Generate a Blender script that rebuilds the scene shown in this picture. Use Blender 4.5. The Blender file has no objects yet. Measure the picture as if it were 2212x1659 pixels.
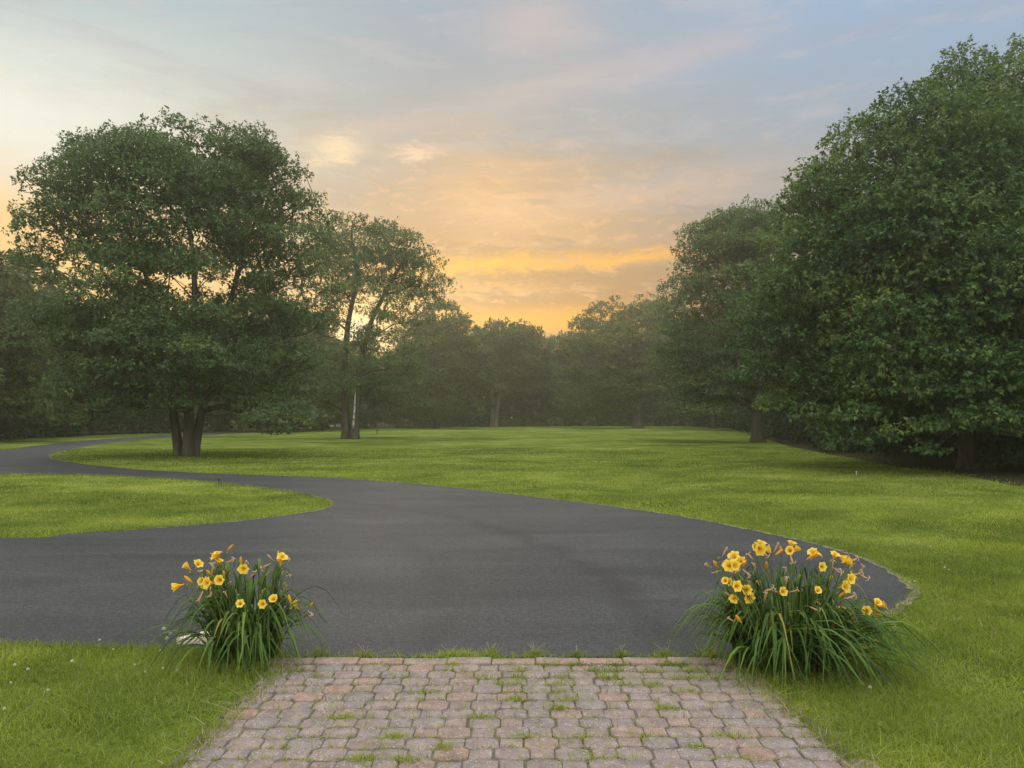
import bpy, math, random
import numpy as np
from mathutils import Vector, Matrix
from mathutils.geometry import tessellate_polygon

random.seed(7)
RNG = np.random.default_rng(11)
scene = bpy.context.scene
COL = scene.collection

# ------------------------------------------------------------------ camera geometry
CAM_H, FPX, HOR = 1.5, 1671.0, 900.0          # metres, focal length and horizon row in a 2212 x 1659 picture
CX, CY = 1106.0, 829.5
PITCH = math.atan((HOR - CY) / FPX)


def ray(px, py):
    x, v = (px - CX) / FPX, (CY - py) / FPX
    return Vector((x, math.cos(PITCH) - v * math.sin(PITCH), math.sin(PITCH) + v * math.cos(PITCH)))


def gnd(px, py):
    r = ray(px, py)
    t = CAM_H / -r.z
    return Vector((r.x * t, r.y * t, 0.0))


def at(px, py, d):
    """point at distance y = d that is seen at (px, py)"""
    r = ray(px, py)
    t = d / r.y
    return Vector((r.x * t, d, CAM_H + r.z * t))


# ------------------------------------------------------------------ object helpers
def tag(o, label, cat, group=None, kind=None):
    o['label'] = label
    o['category'] = cat
    if group:
        o['group'] = group
    if kind:
        o['kind'] = kind
    return o


def link(name, me, mat=None, parent=None):
    o = bpy.data.objects.new(name, me)
    COL.objects.link(o)
    if mat is not None:
        for m in (mat if isinstance(mat, (list, tuple)) else [mat]):
            me.materials.append(m)
    if parent is not None:
        o.parent = parent
    return o


def empty(name, loc=(0, 0, 0), rz=0.0):
    o = bpy.data.objects.new(name, None)
    o.empty_display_size = 0.3
    COL.objects.link(o)
    o.location = loc
    o.rotation_euler = (0, 0, rz)
    return o


def copy_tree(o, parent=None):
    c = o.copy()
    COL.objects.link(c)
    c.parent = parent
    for ch in o.children:
        copy_tree(ch, c)
    return c


def np_mesh(name, verts, faces_sizes, idx, attrs=None, smooth=False, mats=None):
    """mesh from flat arrays: verts (n,3), number of corners per face, corner indices"""
    me = bpy.data.meshes.new(name)
    verts = np.asarray(verts, np.float32)
    idx = np.asarray(idx, np.int32).ravel()
    sizes = np.asarray(faces_sizes, np.int32)
    me.vertices.add(len(verts))
    me.vertices.foreach_set('co', verts.ravel())
    me.loops.add(len(idx))
    me.loops.foreach_set('vertex_index', idx)
    me.polygons.add(len(sizes))
    starts = np.zeros(len(sizes), np.int32)
    starts[1:] = np.cumsum(sizes)[:-1]
    me.polygons.foreach_set('loop_start', starts)
    me.polygons.foreach_set('loop_total', sizes)
    if smooth:
        me.polygons.foreach_set('use_smooth', np.ones(len(sizes), bool))
    if mats is not None:
        me.polygons.foreach_set('material_index', np.asarray(mats, np.int32))
    me.update(calc_edges=True)
    for k, v in (attrs or {}).items():
        a = me.attributes.new(k, 'FLOAT', 'POINT')
        a.data.foreach_set('value', np.asarray(v, np.float32))
    return me


class MB:
    """collects shapes into one mesh"""

    def __init__(self):
        self.v, self.f, self.t = [], [], []

    def add(self, verts, faces, tint=0.5):
        n = len(self.v)
        self.v.extend([tuple(p) for p in verts])
        self.f.extend([tuple(i + n for i in q) for q in faces])
        if np.isscalar(tint):
            tint = [tint] * len(verts)
        self.t.extend(tint)

    def tube(self, pts, radii, n=6, tint=0.5, cap=True):
        pts = [Vector(p) for p in pts]
        rings, up = [], Vector((0.31, 0.17, 0.93)).normalized()
        vs, fs = [], []
        for i, p in enumerate(pts):
            d = (pts[min(i + 1, len(pts) - 1)] - pts[max(i - 1, 0)])
            d = d.normalized() if d.length > 1e-9 else Vector((0, 0, 1))
            a = d.cross(up)
            if a.length < 0.05:
                a = d.cross(Vector((1, 0, 0)))
            a.normalize()
            b = d.cross(a)
            for k in range(n):
                q = 2 * math.pi * k / n
                vs.append(p + (a * math.cos(q) + b * math.sin(q)) * radii[i])
        for i in range(len(pts) - 1):
            for k in range(n):
                fs.append((i * n + k, i * n + (k + 1) % n, (i + 1) * n + (k + 1) % n, (i + 1) * n + k))
        if cap:
            fs.append(tuple(range(n - 1, -1, -1)))
            fs.append(tuple((len(pts) - 1) * n + k for k in range(n)))
        self.add(vs, fs, tint)

    def mesh(self, name, smooth=True):
        sizes = [len(q) for q in self.f]
        idx = [i for q in self.f for i in q]
        return np_mesh(name, np.array(self.v), sizes, idx, {'tint': self.t}, smooth)


# ------------------------------------------------------------------ materials
def new_mat(name):
    m = bpy.data.materials.new(name)
    m.use_nodes = True
    nt = m.node_tree
    nt.nodes.clear()
    return m, nt


class G:
    """tiny node-graph builder"""

    def __init__(self, nt):
        self.nt = nt

    def n(self, typ, ins=None, **props):
        nd = self.nt.nodes.new(typ)
        for k, v in props.items():
            setattr(nd, k, v)
        for k, v in (ins or {}).items():
            self.set(nd, k, v)
        return nd

    def set(self, nd, k, v):
        s = nd.inputs[k]
        if isinstance(v, bpy.types.NodeSocket):
            self.nt.links.new(v, s)
        elif isinstance(v, bpy.types.Node):
            self.nt.links.new(v.outputs[0], s)
        else:
            s.default_value = v

    def math(self, op, a, b=0.0, c=None, clamp=False):
        nd = self.n('ShaderNodeMath', operation=op, use_clamp=clamp)
        self.set(nd, 0, a)
        self.set(nd, 1, b)
        if c is not None:
            self.set(nd, 2, c)
        return nd.outputs[0]

    def mix(self, f, a, b, blend='MIX'):
        nd = self.n('ShaderNodeMixRGB', blend_type=blend)
        self.set(nd, 0, f)
        for i, v in ((1, a), (2, b)):
            if isinstance(v, tuple) and len(v) == 3:
                v = (*v, 1)
            self.set(nd, i, v)
        return nd.outputs[0]

    def ramp(self, f, stops, interp='LINEAR'):
        nd = self.n('ShaderNodeValToRGB')
        cr = nd.color_ramp
        cr.interpolation = interp
        while len(cr.elements) < len(stops):
            cr.elements.new(0.5)
        for e, (p, c) in zip(cr.elements, stops):
            e.position = p
            e.color = (*c, 1) if len(c) == 3 else c
        self.set(nd, 0, f)
        return nd.outputs[0]

    def noise(self, vec, scale, detail=4, rough=0.55, dist=0.0):
        nd = self.n('ShaderNodeTexNoise', {'Scale': scale, 'Detail': detail, 'Roughness': rough, 'Distortion': dist})
        if vec is not None:
            self.set(nd, 'Vector', vec)
        return nd.outputs['Fac']

    def smooth(self, x, lo, hi):
        nd = self.n('ShaderNodeMapRange', interpolation_type='SMOOTHSTEP')
        self.set(nd, 0, x)
        nd.inputs[1].default_value = lo
        nd.inputs[2].default_value = hi
        return nd.outputs[0]


def attr(g, name='tint'):
    return g.n('ShaderNodeAttribute', attribute_name=name).outputs['Fac']


def finish(g, bsdf):
    out = g.n('ShaderNodeOutputMaterial')
    g.nt.links.new(bsdf.outputs[0] if isinstance(bsdf, bpy.types.Node) else bsdf, out.inputs[0])


def leaf_mat(name, stops, trans=0.35, rough=0.55, spec=0.25, patch=None):
    """thin leaf: reflects and lets light through; the tint of each leaf is an attribute"""
    m, nt = new_mat(name)
    g = G(nt)
    col = g.ramp(attr(g), stops)
    if patch:
        geo = g.n('ShaderNodeNewGeometry').outputs['Position']
        f = g.smooth(g.noise(geo, patch[0], 3), 0.35, 0.7)
        col = g.mix(f, col, g.mix(1.0, col, patch[1], 'MULTIPLY'))
    p = g.n('ShaderNodeBsdfPrincipled', {'Base Color': col, 'Roughness': rough, 'Specular IOR Level': spec})
    t = g.n('ShaderNodeBsdfTranslucent', {'Color': g.mix(1.0, col, (1.15, 1.1, 0.55), 'MULTIPLY')})
    mx = g.n('ShaderNodeMixShader', {0: trans, 1: p, 2: t})
    finish(g, mx)
    return m


def plain_mat(name, stops, scale=20.0, rough=0.8, bump=0.0, bscale=None, stretch=(1, 1, 1), spec=0.3):
    m, nt = new_mat(name)
    g = G(nt)
    tc = g.n('ShaderNodeTexCoord').outputs['Object']
    mp = g.n('ShaderNodeMapping', {'Vector': tc, 'Scale': stretch}).outputs[0]
    f = g.noise(mp, scale, 5, 0.6)
    col = g.ramp(f, stops)
    p = g.n('ShaderNodeBsdfPrincipled', {'Base Color': col, 'Roughness': rough, 'Specular IOR Level': spec})
    if bump:
        h = g.noise(mp, bscale or scale, 6, 0.65)
        b = g.n('ShaderNodeBump', {'Strength': bump, 'Distance': 0.03, 'Height': h})
        g.set(p, 'Normal', b.outputs[0])
    finish(g, p)
    return m


M = {}
M['bark'] = plain_mat('bark', [(0.3, (0.045, 0.038, 0.03)), (0.7, (0.14, 0.12, 0.095))], 6, 0.95, 1.0, 9, (1, 1, 0.18), 0.1)
M['bark_pale'] = plain_mat('pale_bark', [(0.3, (0.16, 0.125, 0.095)), (0.7, (0.34, 0.28, 0.22))], 5, 0.95, 0.8, 8, (1, 1, 0.2), 0.1)
M['birch'] = plain_mat('white_bark', [(0.36, (0.12, 0.11, 0.10)), (0.46, (0.62, 0.60, 0.56)), (0.7, (0.74, 0.72, 0.68))], 3, 0.8, 0.3, 6, (1, 1, 2.0), 0.2)
LEAF_OAK = [(0.0, (0.055, 0.102, 0.042)), (0.5, (0.112, 0.182, 0.074)), (0.9, (0.165, 0.240, 0.090)), (1.0, (0.20, 0.24, 0.08))]
LEAF_YEL = [(0.0, (0.040, 0.068, 0.018)), (0.5, (0.086, 0.130, 0.032)), (1.0, (0.155, 0.190, 0.045))]
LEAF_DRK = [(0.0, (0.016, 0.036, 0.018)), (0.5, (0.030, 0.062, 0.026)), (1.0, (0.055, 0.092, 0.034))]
M['oak'] = leaf_mat('oak_leaf', LEAF_OAK, 0.3)
M['yel'] = leaf_mat('wood_leaf', LEAF_YEL, 0.3)
M['pale'] = leaf_mat('pale_leaf', [(0.0, (0.055, 0.088, 0.026)), (0.5, (0.118, 0.165, 0.044)), (1.0, (0.19, 0.225, 0.058))], 0.3)
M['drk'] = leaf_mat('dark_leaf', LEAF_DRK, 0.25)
M['near'] = leaf_mat('broad_oak_leaf', [(0.0, (0.036, 0.080, 0.032)), (0.5, (0.092, 0.170, 0.054)), (0.85, (0.150, 0.232, 0.066)), (1.0, (0.19, 0.235, 0.06))], 0.34, 0.5, 0.3)
M['blade'] = leaf_mat('grass_blade', [(0.0, (0.13, 0.17, 0.030)), (0.45, (0.285, 0.345, 0.055)), (0.85, (0.42, 0.47, 0.085)), (0.97, (0.48, 0.50, 0.14)), (1.0, (0.50, 0.43, 0.24))], 0.40, 0.6, 0.15, (0.6, (0.56, 0.66, 0.70, 1)))
M['lily'] = leaf_mat('lily_leaf', [(0.0, (0.030, 0.065, 0.014)), (0.4, (0.070, 0.135, 0.024)), (0.8, (0.17, 0.26, 0.05)), (0.97, (0.26, 0.32, 0.07)), (1.0, (0.42, 0.27, 0.05))], 0.3, 0.5, 0.2)
M['stalk'] = leaf_mat('green_stalk', [(0.0, (0.06, 0.11, 0.03)), (1.0, (0.16, 0.23, 0.07))], 0.1, 0.5, 0.3)
M['petal'] = leaf_mat('yellow_petal', [(0.0, (0.88, 0.42, 0.012)), (0.22, (0.94, 0.58, 0.02)), (0.5, (0.96, 0.69, 0.05)), (1.0, (0.97, 0.78, 0.16))], 0.35, 0.5, 0.2)
M['bud'] = leaf_mat('orange_bud', [(0.0, (0.35, 0.36, 0.06)), (0.3, (0.76, 0.42, 0.03)), (1.0, (0.80, 0.34, 0.015))], 0.2, 0.5, 0.25)
M['greenbud'] = leaf_mat('green_bud', [(0.0, (0.14, 0.22, 0.05)), (1.0, (0.42, 0.40, 0.10))], 0.2, 0.5, 0.25)
M['wither'] = leaf_mat('withered_petal', [(0.0, (0.50, 0.44, 0.26)), (0.5, (0.66, 0.42, 0.24)), (1.0, (0.74, 0.60, 0.48))], 0.3, 0.7, 0.1)
M['clover'] = leaf_mat('clover_white', [(0.0, (0.55, 0.58, 0.48)), (1.0, (0.82, 0.82, 0.78))], 0.2, 0.7, 0.1)
M['cleaf'] = leaf_mat('clover_leaf', [(0.0, (0.06, 0.15, 0.03)), (1.0, (0.14, 0.27, 0.06))], 0.3, 0.6, 0.15)
M['straw'] = leaf_mat('dry_straw', [(0.0, (0.26, 0.19, 0.11)), (1.0, (0.55, 0.46, 0.32))], 0.2, 0.8, 0.1)


def lawn_material():
    m, nt = new_mat('lawn_turf')
    g = G(nt)
    pos = g.n('ShaderNodeNewGeometry').outputs['Position']
    big = g.noise(pos, 0.16, 4, 0.55, 0.4)
    mid = g.noise(pos, 0.75, 5, 0.6, 0.3)
    fine = g.noise(pos, 9.0, 5, 0.7)
    grain = g.noise(pos, 60.0, 3, 0.7)
    f = g.math('ADD', g.math('MULTIPLY', big, 0.40), g.math('MULTIPLY', mid, 0.36))
    f = g.math('ADD', f, g.math('MULTIPLY', fine, 0.24))
    col = g.ramp(f, [(0.40, (0.066, 0.098, 0.020)), (0.47, (0.112, 0.158, 0.030)), (0.53, (0.160, 0.212, 0.040)), (0.60, (0.250, 0.285, 0.070))])
    strp = g.n('ShaderNodeMapping', {'Vector': pos, 'Rotation': (0, 0, 0.9), 'Scale': (0.30, 1.5, 1)}).outputs[0]
    sn = g.noise(strp, 0.8, 4, 0.6, 0.3)
    col = g.mix(0.8, col, g.mix(1.0, col, g.ramp(sn, [(0.34, (0.66, 0.72, 0.66)), (0.5, (1, 1, 1)), (0.66, (1.32, 1.22, 1.2))]), 'MULTIPLY'))
    col = g.mix(g.smooth(g.noise(pos, 0.33, 5, 0.6), 0.58, 0.74), col, (0.235, 0.265, 0.075))
    col = g.mix(0.55, col, g.mix(1.0, col, g.ramp(grain, [(0.3, (0.55, 0.6, 0.5)), (0.7, (1.35, 1.3, 1.25))]), 'MULTIPLY'))
    p = g.n('ShaderNodeBsdfPrincipled', {'Base Color': col, 'Roughness': 1.0, 'Specular IOR Level': 0.0})
    h = g.math('ADD', g.math('MULTIPLY', fine, 0.6), g.math('MULTIPLY', grain, 0.4))
    b = g.n('ShaderNodeBump', {'Strength': 0.7, 'Distance': 0.05, 'Height': h})
    g.set(p, 'Normal', b.outputs[0])
    finish(g, p)
    return m


def asphalt_material():
    m, nt = new_mat('asphalt')
    g = G(nt)
    pos = g.n('ShaderNodeNewGeometry').outputs['Position']
    grit = g.noise(pos, 95.0, 3, 0.8)
    med = g.noise(pos, 24.0, 5, 0.75)
    st = g.n('ShaderNodeMapping', {'Vector': pos, 'Scale': (0.45, 1.3, 1.0), 'Rotation': (0, 0, 0.15)}).outputs[0]
    big = g.noise(st, 0.8, 5, 0.62, 0.6)
    f = g.math('ADD', g.math('MULTIPLY', big, 0.22), g.math('ADD', g.math('MULTIPLY', med, 0.28), g.math('MULTIPLY', grit, 0.50)))
    col = g.ramp(f, [(0.40, (0.005, 0.006, 0.007)), (0.5, (0.026, 0.028, 0.030)), (0.60, (0.078, 0.080, 0.083))])
    # stone chips
    vor = g.n('ShaderNodeTexVoronoi', {'Vector': pos, 'Scale': 120.0}, feature='F1')
    chip = g.math('GREATER_THAN', g.n('ShaderNodeSeparateColor', {0: vor.outputs['Color']}).outputs[0], 0.94)
    chip = g.math('MULTIPLY', chip, g.math('LESS_THAN', vor.outputs['Distance'], 0.35))
    col = g.mix(g.math('MULTIPLY', chip, 0.5), col, (0.27, 0.26, 0.25))
    # worn scuffs: pale, stretched
    st2 = g.n('ShaderNodeMapping', {'Vector': pos, 'Scale': (1.1, 4.5, 1.0), 'Rotation': (0, 0, -0.2)}).outputs[0]
    sc = g.smooth(g.noise(st2, 1.5, 6, 0.75), 0.645, 0.73)
    col = g.mix(g.math('MULTIPLY', sc, 0.7), col, (0.17, 0.166, 0.16))
    # dark tyre arcs
    sep = g.n('ShaderNodeSeparateXYZ', {0: pos})
    x, y = sep.outputs[0], sep.outputs[1]
    wob = g.math('MULTIPLY', g.math('SUBTRACT', g.noise(pos, 0.7, 3), 0.5), 0.8)
    for (cx, cy, r, w, s) in ((-9.2, 5.6, 10.2, 0.13, 0.55), (-9.2, 5.6, 8.7, 0.10, 0.3), (-4.5, 30.5, 21.0, 0.12, 0.35), (-3.0, -2.0, 10.4, 0.13, 0.22)):
        dx, dy = g.math('SUBTRACT', x, cx), g.math('SUBTRACT', y, cy)
        rr = g.math('SQRT', g.math('ADD', g.math('MULTIPLY', dx, dx), g.math('MULTIPLY', dy, dy)))
        dd = g.math('ABSOLUTE', g.math('ADD', g.math('SUBTRACT', rr, r), wob))
        f2 = g.math('SUBTRACT', 1.0, g.smooth(dd, 0.0, w * 2.2))
        f2 = g.math('MULTIPLY', f2, g.smooth(g.noise(pos, 1.3, 4, 0.7), 0.32, 0.55))
        col = g.mix(g.math('MULTIPLY', f2, s), col, (0.006, 0.006, 0.007))
    p = g.n('ShaderNodeBsdfPrincipled', {'Base Color': col, 'Roughness': 0.62, 'Specular IOR Level': 0.45})
    b = g.n('ShaderNodeBump', {'Strength': 0.55, 'Distance': 0.006, 'Height': g.math('ADD', grit, med)})
    g.set(p, 'Normal', b.outputs[0])
    finish(g, p)
    return m


def paver_material(name, stops):
    m, nt = new_mat(name)
    g = G(nt)
    pos = g.n('ShaderNodeNewGeometry').outputs['Position']
    col = g.ramp(attr(g), stops)
    blot = g.noise(pos, 13.0, 5, 0.65)
    col = g.mix(1.0, col, g.ramp(blot, [(0.3, (0.68, 0.68, 0.68)), (0.7, (1.2, 1.17, 1.14))]), 'MULTIPLY')
    grit = g.noise(pos, 150.0, 3, 0.8)
    col = g.mix(0.75, col, g.mix(1.0, col, g.ramp(grit, [(0.32, (0.45, 0.45, 0.45)), (0.5, (1, 1, 1)), (0.68, (1.55, 1.5, 1.45))]), 'MULTIPLY'))
    vor = g.n('ShaderNodeTexVoronoi', {'Vector': pos, 'Scale': 85.0}, feature='F1')
    chip = g.math('GREATER_THAN', g.n('ShaderNodeSeparateColor', {0: vor.outputs['Color']}).outputs[0], 0.90)
    chip = g.math('MULTIPLY', chip, g.math('LESS_THAN', vor.outputs['Distance'], 0.4))
    col = g.mix(g.math('MULTIPLY', chip, 0.7), col, (0.52, 0.49, 0.45))
    dk = g.smooth(g.noise(pos, 2.3, 4, 0.6), 0.55, 0.75)
    col = g.mix(g.math('MULTIPLY', dk, 0.35), col, (0.17, 0.15, 0.125))
    p = g.n('ShaderNodeBsdfPrincipled', {'Base Color': col, 'Roughness': 0.92, 'Specular IOR Level': 0.15})
    b = g.n('ShaderNodeBump', {'Strength': 0.8, 'Distance': 0.006, 'Height': g.math('ADD', grit, blot)})
    g.set(p, 'Normal', b.outputs[0])
    finish(g, p)
    return m


M['lawn'] = lawn_material()
M['asphalt'] = asphalt_material()
M['paver'] = paver_material('concrete_paver', [(0.0, (0.292, 0.252, 0.248)), (0.35, (0.312, 0.260, 0.246)), (0.65, (0.328, 0.262, 0.244)), (0.88, (0.338, 0.256, 0.232)), (1.0, (0.36, 0.250, 0.210))])
M['edgebrick'] = paver_material('border_brick', [(0.0, (0.32, 0.265, 0.225)), (1.0, (0.385, 0.265, 0.215))])
M['joint'] = plain_mat('joint_sand', [(0.35, (0.085, 0.085, 0.050)), (0.52, (0.17, 0.15, 0.115)), (0.7, (0.26, 0.22, 0.175))], 14, 0.95, 0.6, 60)
M['soil'] = plain_mat('edge_soil', [(0.35, (0.10, 0.085, 0.055)), (0.55, (0.26, 0.235, 0.19)), (0.75, (0.42, 0.39, 0.33))], 9, 0.95, 0.8, 30)
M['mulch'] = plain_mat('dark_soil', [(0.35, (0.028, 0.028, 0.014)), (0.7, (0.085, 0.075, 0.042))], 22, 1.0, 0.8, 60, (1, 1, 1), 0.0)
M['slab'] = plain_mat('cream_stone', [(0.3, (0.62, 0.50, 0.38)), (0.7, (0.80, 0.69, 0.55))], 12, 0.7, 0.2, 30)
M['darkmetal'] = plain_mat('dark_plastic', [(0.3, (0.03, 0.032, 0.03)), (0.7, (0.06, 0.06, 0.055))], 20, 0.6, 0.1)
M['whitemetal'] = plain_mat('white_plastic', [(0.3, (0.6, 0.6, 0.57)), (0.7, (0.75, 0.75, 0.72))], 20, 0.6, 0.1)

# ------------------------------------------------------------------ ground outlines
LAWN_EDGE = [(400, 944), (340, 947), (280, 952), (200, 962), (140, 973), (112, 982), (106, 987), (125, 994), (200, 1005), (320, 1016), (480, 1024), (590, 1028), (700, 1032),
             (850, 1042), (1000, 1056), (1100, 1068), (1200, 1080), (1300, 1092), (1400, 1106), (1480, 1118), (1550, 1131), (1620, 1146), (1680, 1158), (1740, 1171), (1800, 1187),
             (1850, 1203), (1890, 1219), (1925, 1238), (1952, 1257), (1970, 1272), (1974, 1281), (1968, 1293), (1945, 1310), (1900, 1337), (1850, 1362), (1780, 1388), (1700, 1406), (1640, 1416), (1580, 1421)]
NEAR_EDGE = [(640, 1421), (560, 1416), (460, 1409), (330, 1404), (200, 1401), (100, 1398), (0, 1396)]
ISLAND = [(0, 1025), (120, 1026), (250, 1029), (400, 1038), (500, 1047), (580, 1057), (650, 1068), (695, 1078), (714, 1086), (716, 1091), (706, 1097), (680, 1104), (620, 1114), (540, 1124), (420, 1135), (300, 1145), (150, 1154), (0, 1163)]


def smooth_line(pts, n=4):
    """Catmull-Rom through the points"""
    out = []
    P = [Vector(p) for p in pts]
    for i in range(len(P) - 1):
        a, b, c, d = P[max(i - 1, 0)], P[i], P[i + 1], P[min(i + 2, len(P) - 1)]
        for k in range(n):
            t = k / n
            out.append(0.5 * ((2 * b) + (c - a) * t + (2 * a - 5 * b + 4 * c - d) * t * t + (3 * b - a - 3 * c + d) * t ** 3))
    out.append(P[-1])
    return out


def wobble(pts, amp, seed):
    r = random.Random(seed)
    out = []
    for i, p in enumerate(pts):
        k = min(1.0, 6.0 / max(2.0, p.length))
        out.append(p + Vector((r.uniform(-amp, amp), r.uniform(-amp, amp), 0)) * (0 if i in (0, len(pts) - 1) else 1))
    return out


far_edge = [Vector((-27, 160, 0)), Vector((-25.5, 90, 0))] + [gnd(*p) for p in LAWN_EDGE]
far_edge = wobble(smooth_line(far_edge, 5), 0.018, 3)
near_edge = [gnd(*p) for p in NEAR_EDGE] + [Vector((-6, 5.05, 0)), Vector((-12, 5.3, 0)), Vector((-40, 6, 0))]
near_edge = wobble(smooth_line(near_edge, 4), 0.012, 4)
outer = [Vector((-44, 12, 0)), Vector((-36, 18, 0)), Vector((-29, 24, 0)), Vector((-25.5, 29, 0))] + [gnd(*p) for p in ((0, 972), (60, 965), (150, 955), (250, 947), (330, 942))] + [Vector((-30, 90, 0)), Vector((-31.5, 160, 0))]
outer = smooth_line(outer, 5)
island = [gnd(*p) for p in ISLAND] + [Vector((-11, 10.5, 0)), Vector((-16, 12, 0)), Vector((-20, 14.5, 0)), Vector((-20.5, 17, 0)), Vector((-18, 19, 0))]
island.append(island[0])
island = wobble(smooth_line(island, 5), 0.02, 5)[:-1]
drive_outline = far_edge + near_edge + outer
PATH_FAR, PATH_NEAR = 4.80, 1.3


def path_x(y):
    """left and right edge of the paved path at distance y"""
    a, b = gnd(628, 1424), gnd(385, 1659)
    c, d = gnd(1566, 1424), gnd(1855, 1659)
    t = (a.y - y) / (a.y - b.y)
    return a.x + (b.x - a.x) * t, c.x + (d.x - c.x) * t


def inside(poly, x, y):
    p = np.array([(q[0], q[1]) for q in poly])
    x, y = np.asarray(x), np.asarray(y)
    res = np.zeros(x.shape, bool)
    j = len(p) - 1
    for i in range(len(p)):
        xi, yi, xj, yj = p[i, 0], p[i, 1], p[j, 0], p[j, 1]
        if yi != yj:
            c = ((yi > y) != (yj > y)) & (x < (xj - xi) * (y - yi) / (yj - yi) + xi)
            res ^= c
        j = i
    return res


def on_drive(x, y):
    return inside(drive_outline, x, y) & ~inside(island, x, y)


def on_path(x, y, grow=0.0):
    l0, r0 = path_x(1.0)
    l1, r1 = path_x(4.8)
    t = (np.asarray(y) - 1.0) / 3.8
    wob = 0.035 * np.sin(np.asarray(y) * 17.0) + 0.03 * np.sin(np.asarray(y) * 41.0 + 1.0)
    return (y < PATH_FAR + 0.02) & (x > l0 + (l1 - l0) * t - grow + wob) & (x < r0 + (r1 - r0) * t + grow + wob * 0.8)


def edge_dist(poly, x, y):
    """distance of points to a polyline"""
    p = np.array([(q[0], q[1]) for q in poly])
    best = np.full(len(x), 1e9)
    for i in range(len(p) - 1):
        a, b = p[i], p[i + 1]
        ab = b - a
        L = max(ab @ ab, 1e-9)
        t = np.clip(((x - a[0]) * ab[0] + (y - a[1]) * ab[1]) / L, 0, 1)
        dx, dy = x - (a[0] + ab[0] * t), y - (a[1] + ab[1] * t)
        best = np.minimum(best, dx * dx + dy * dy)
    return np.sqrt(best)


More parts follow.
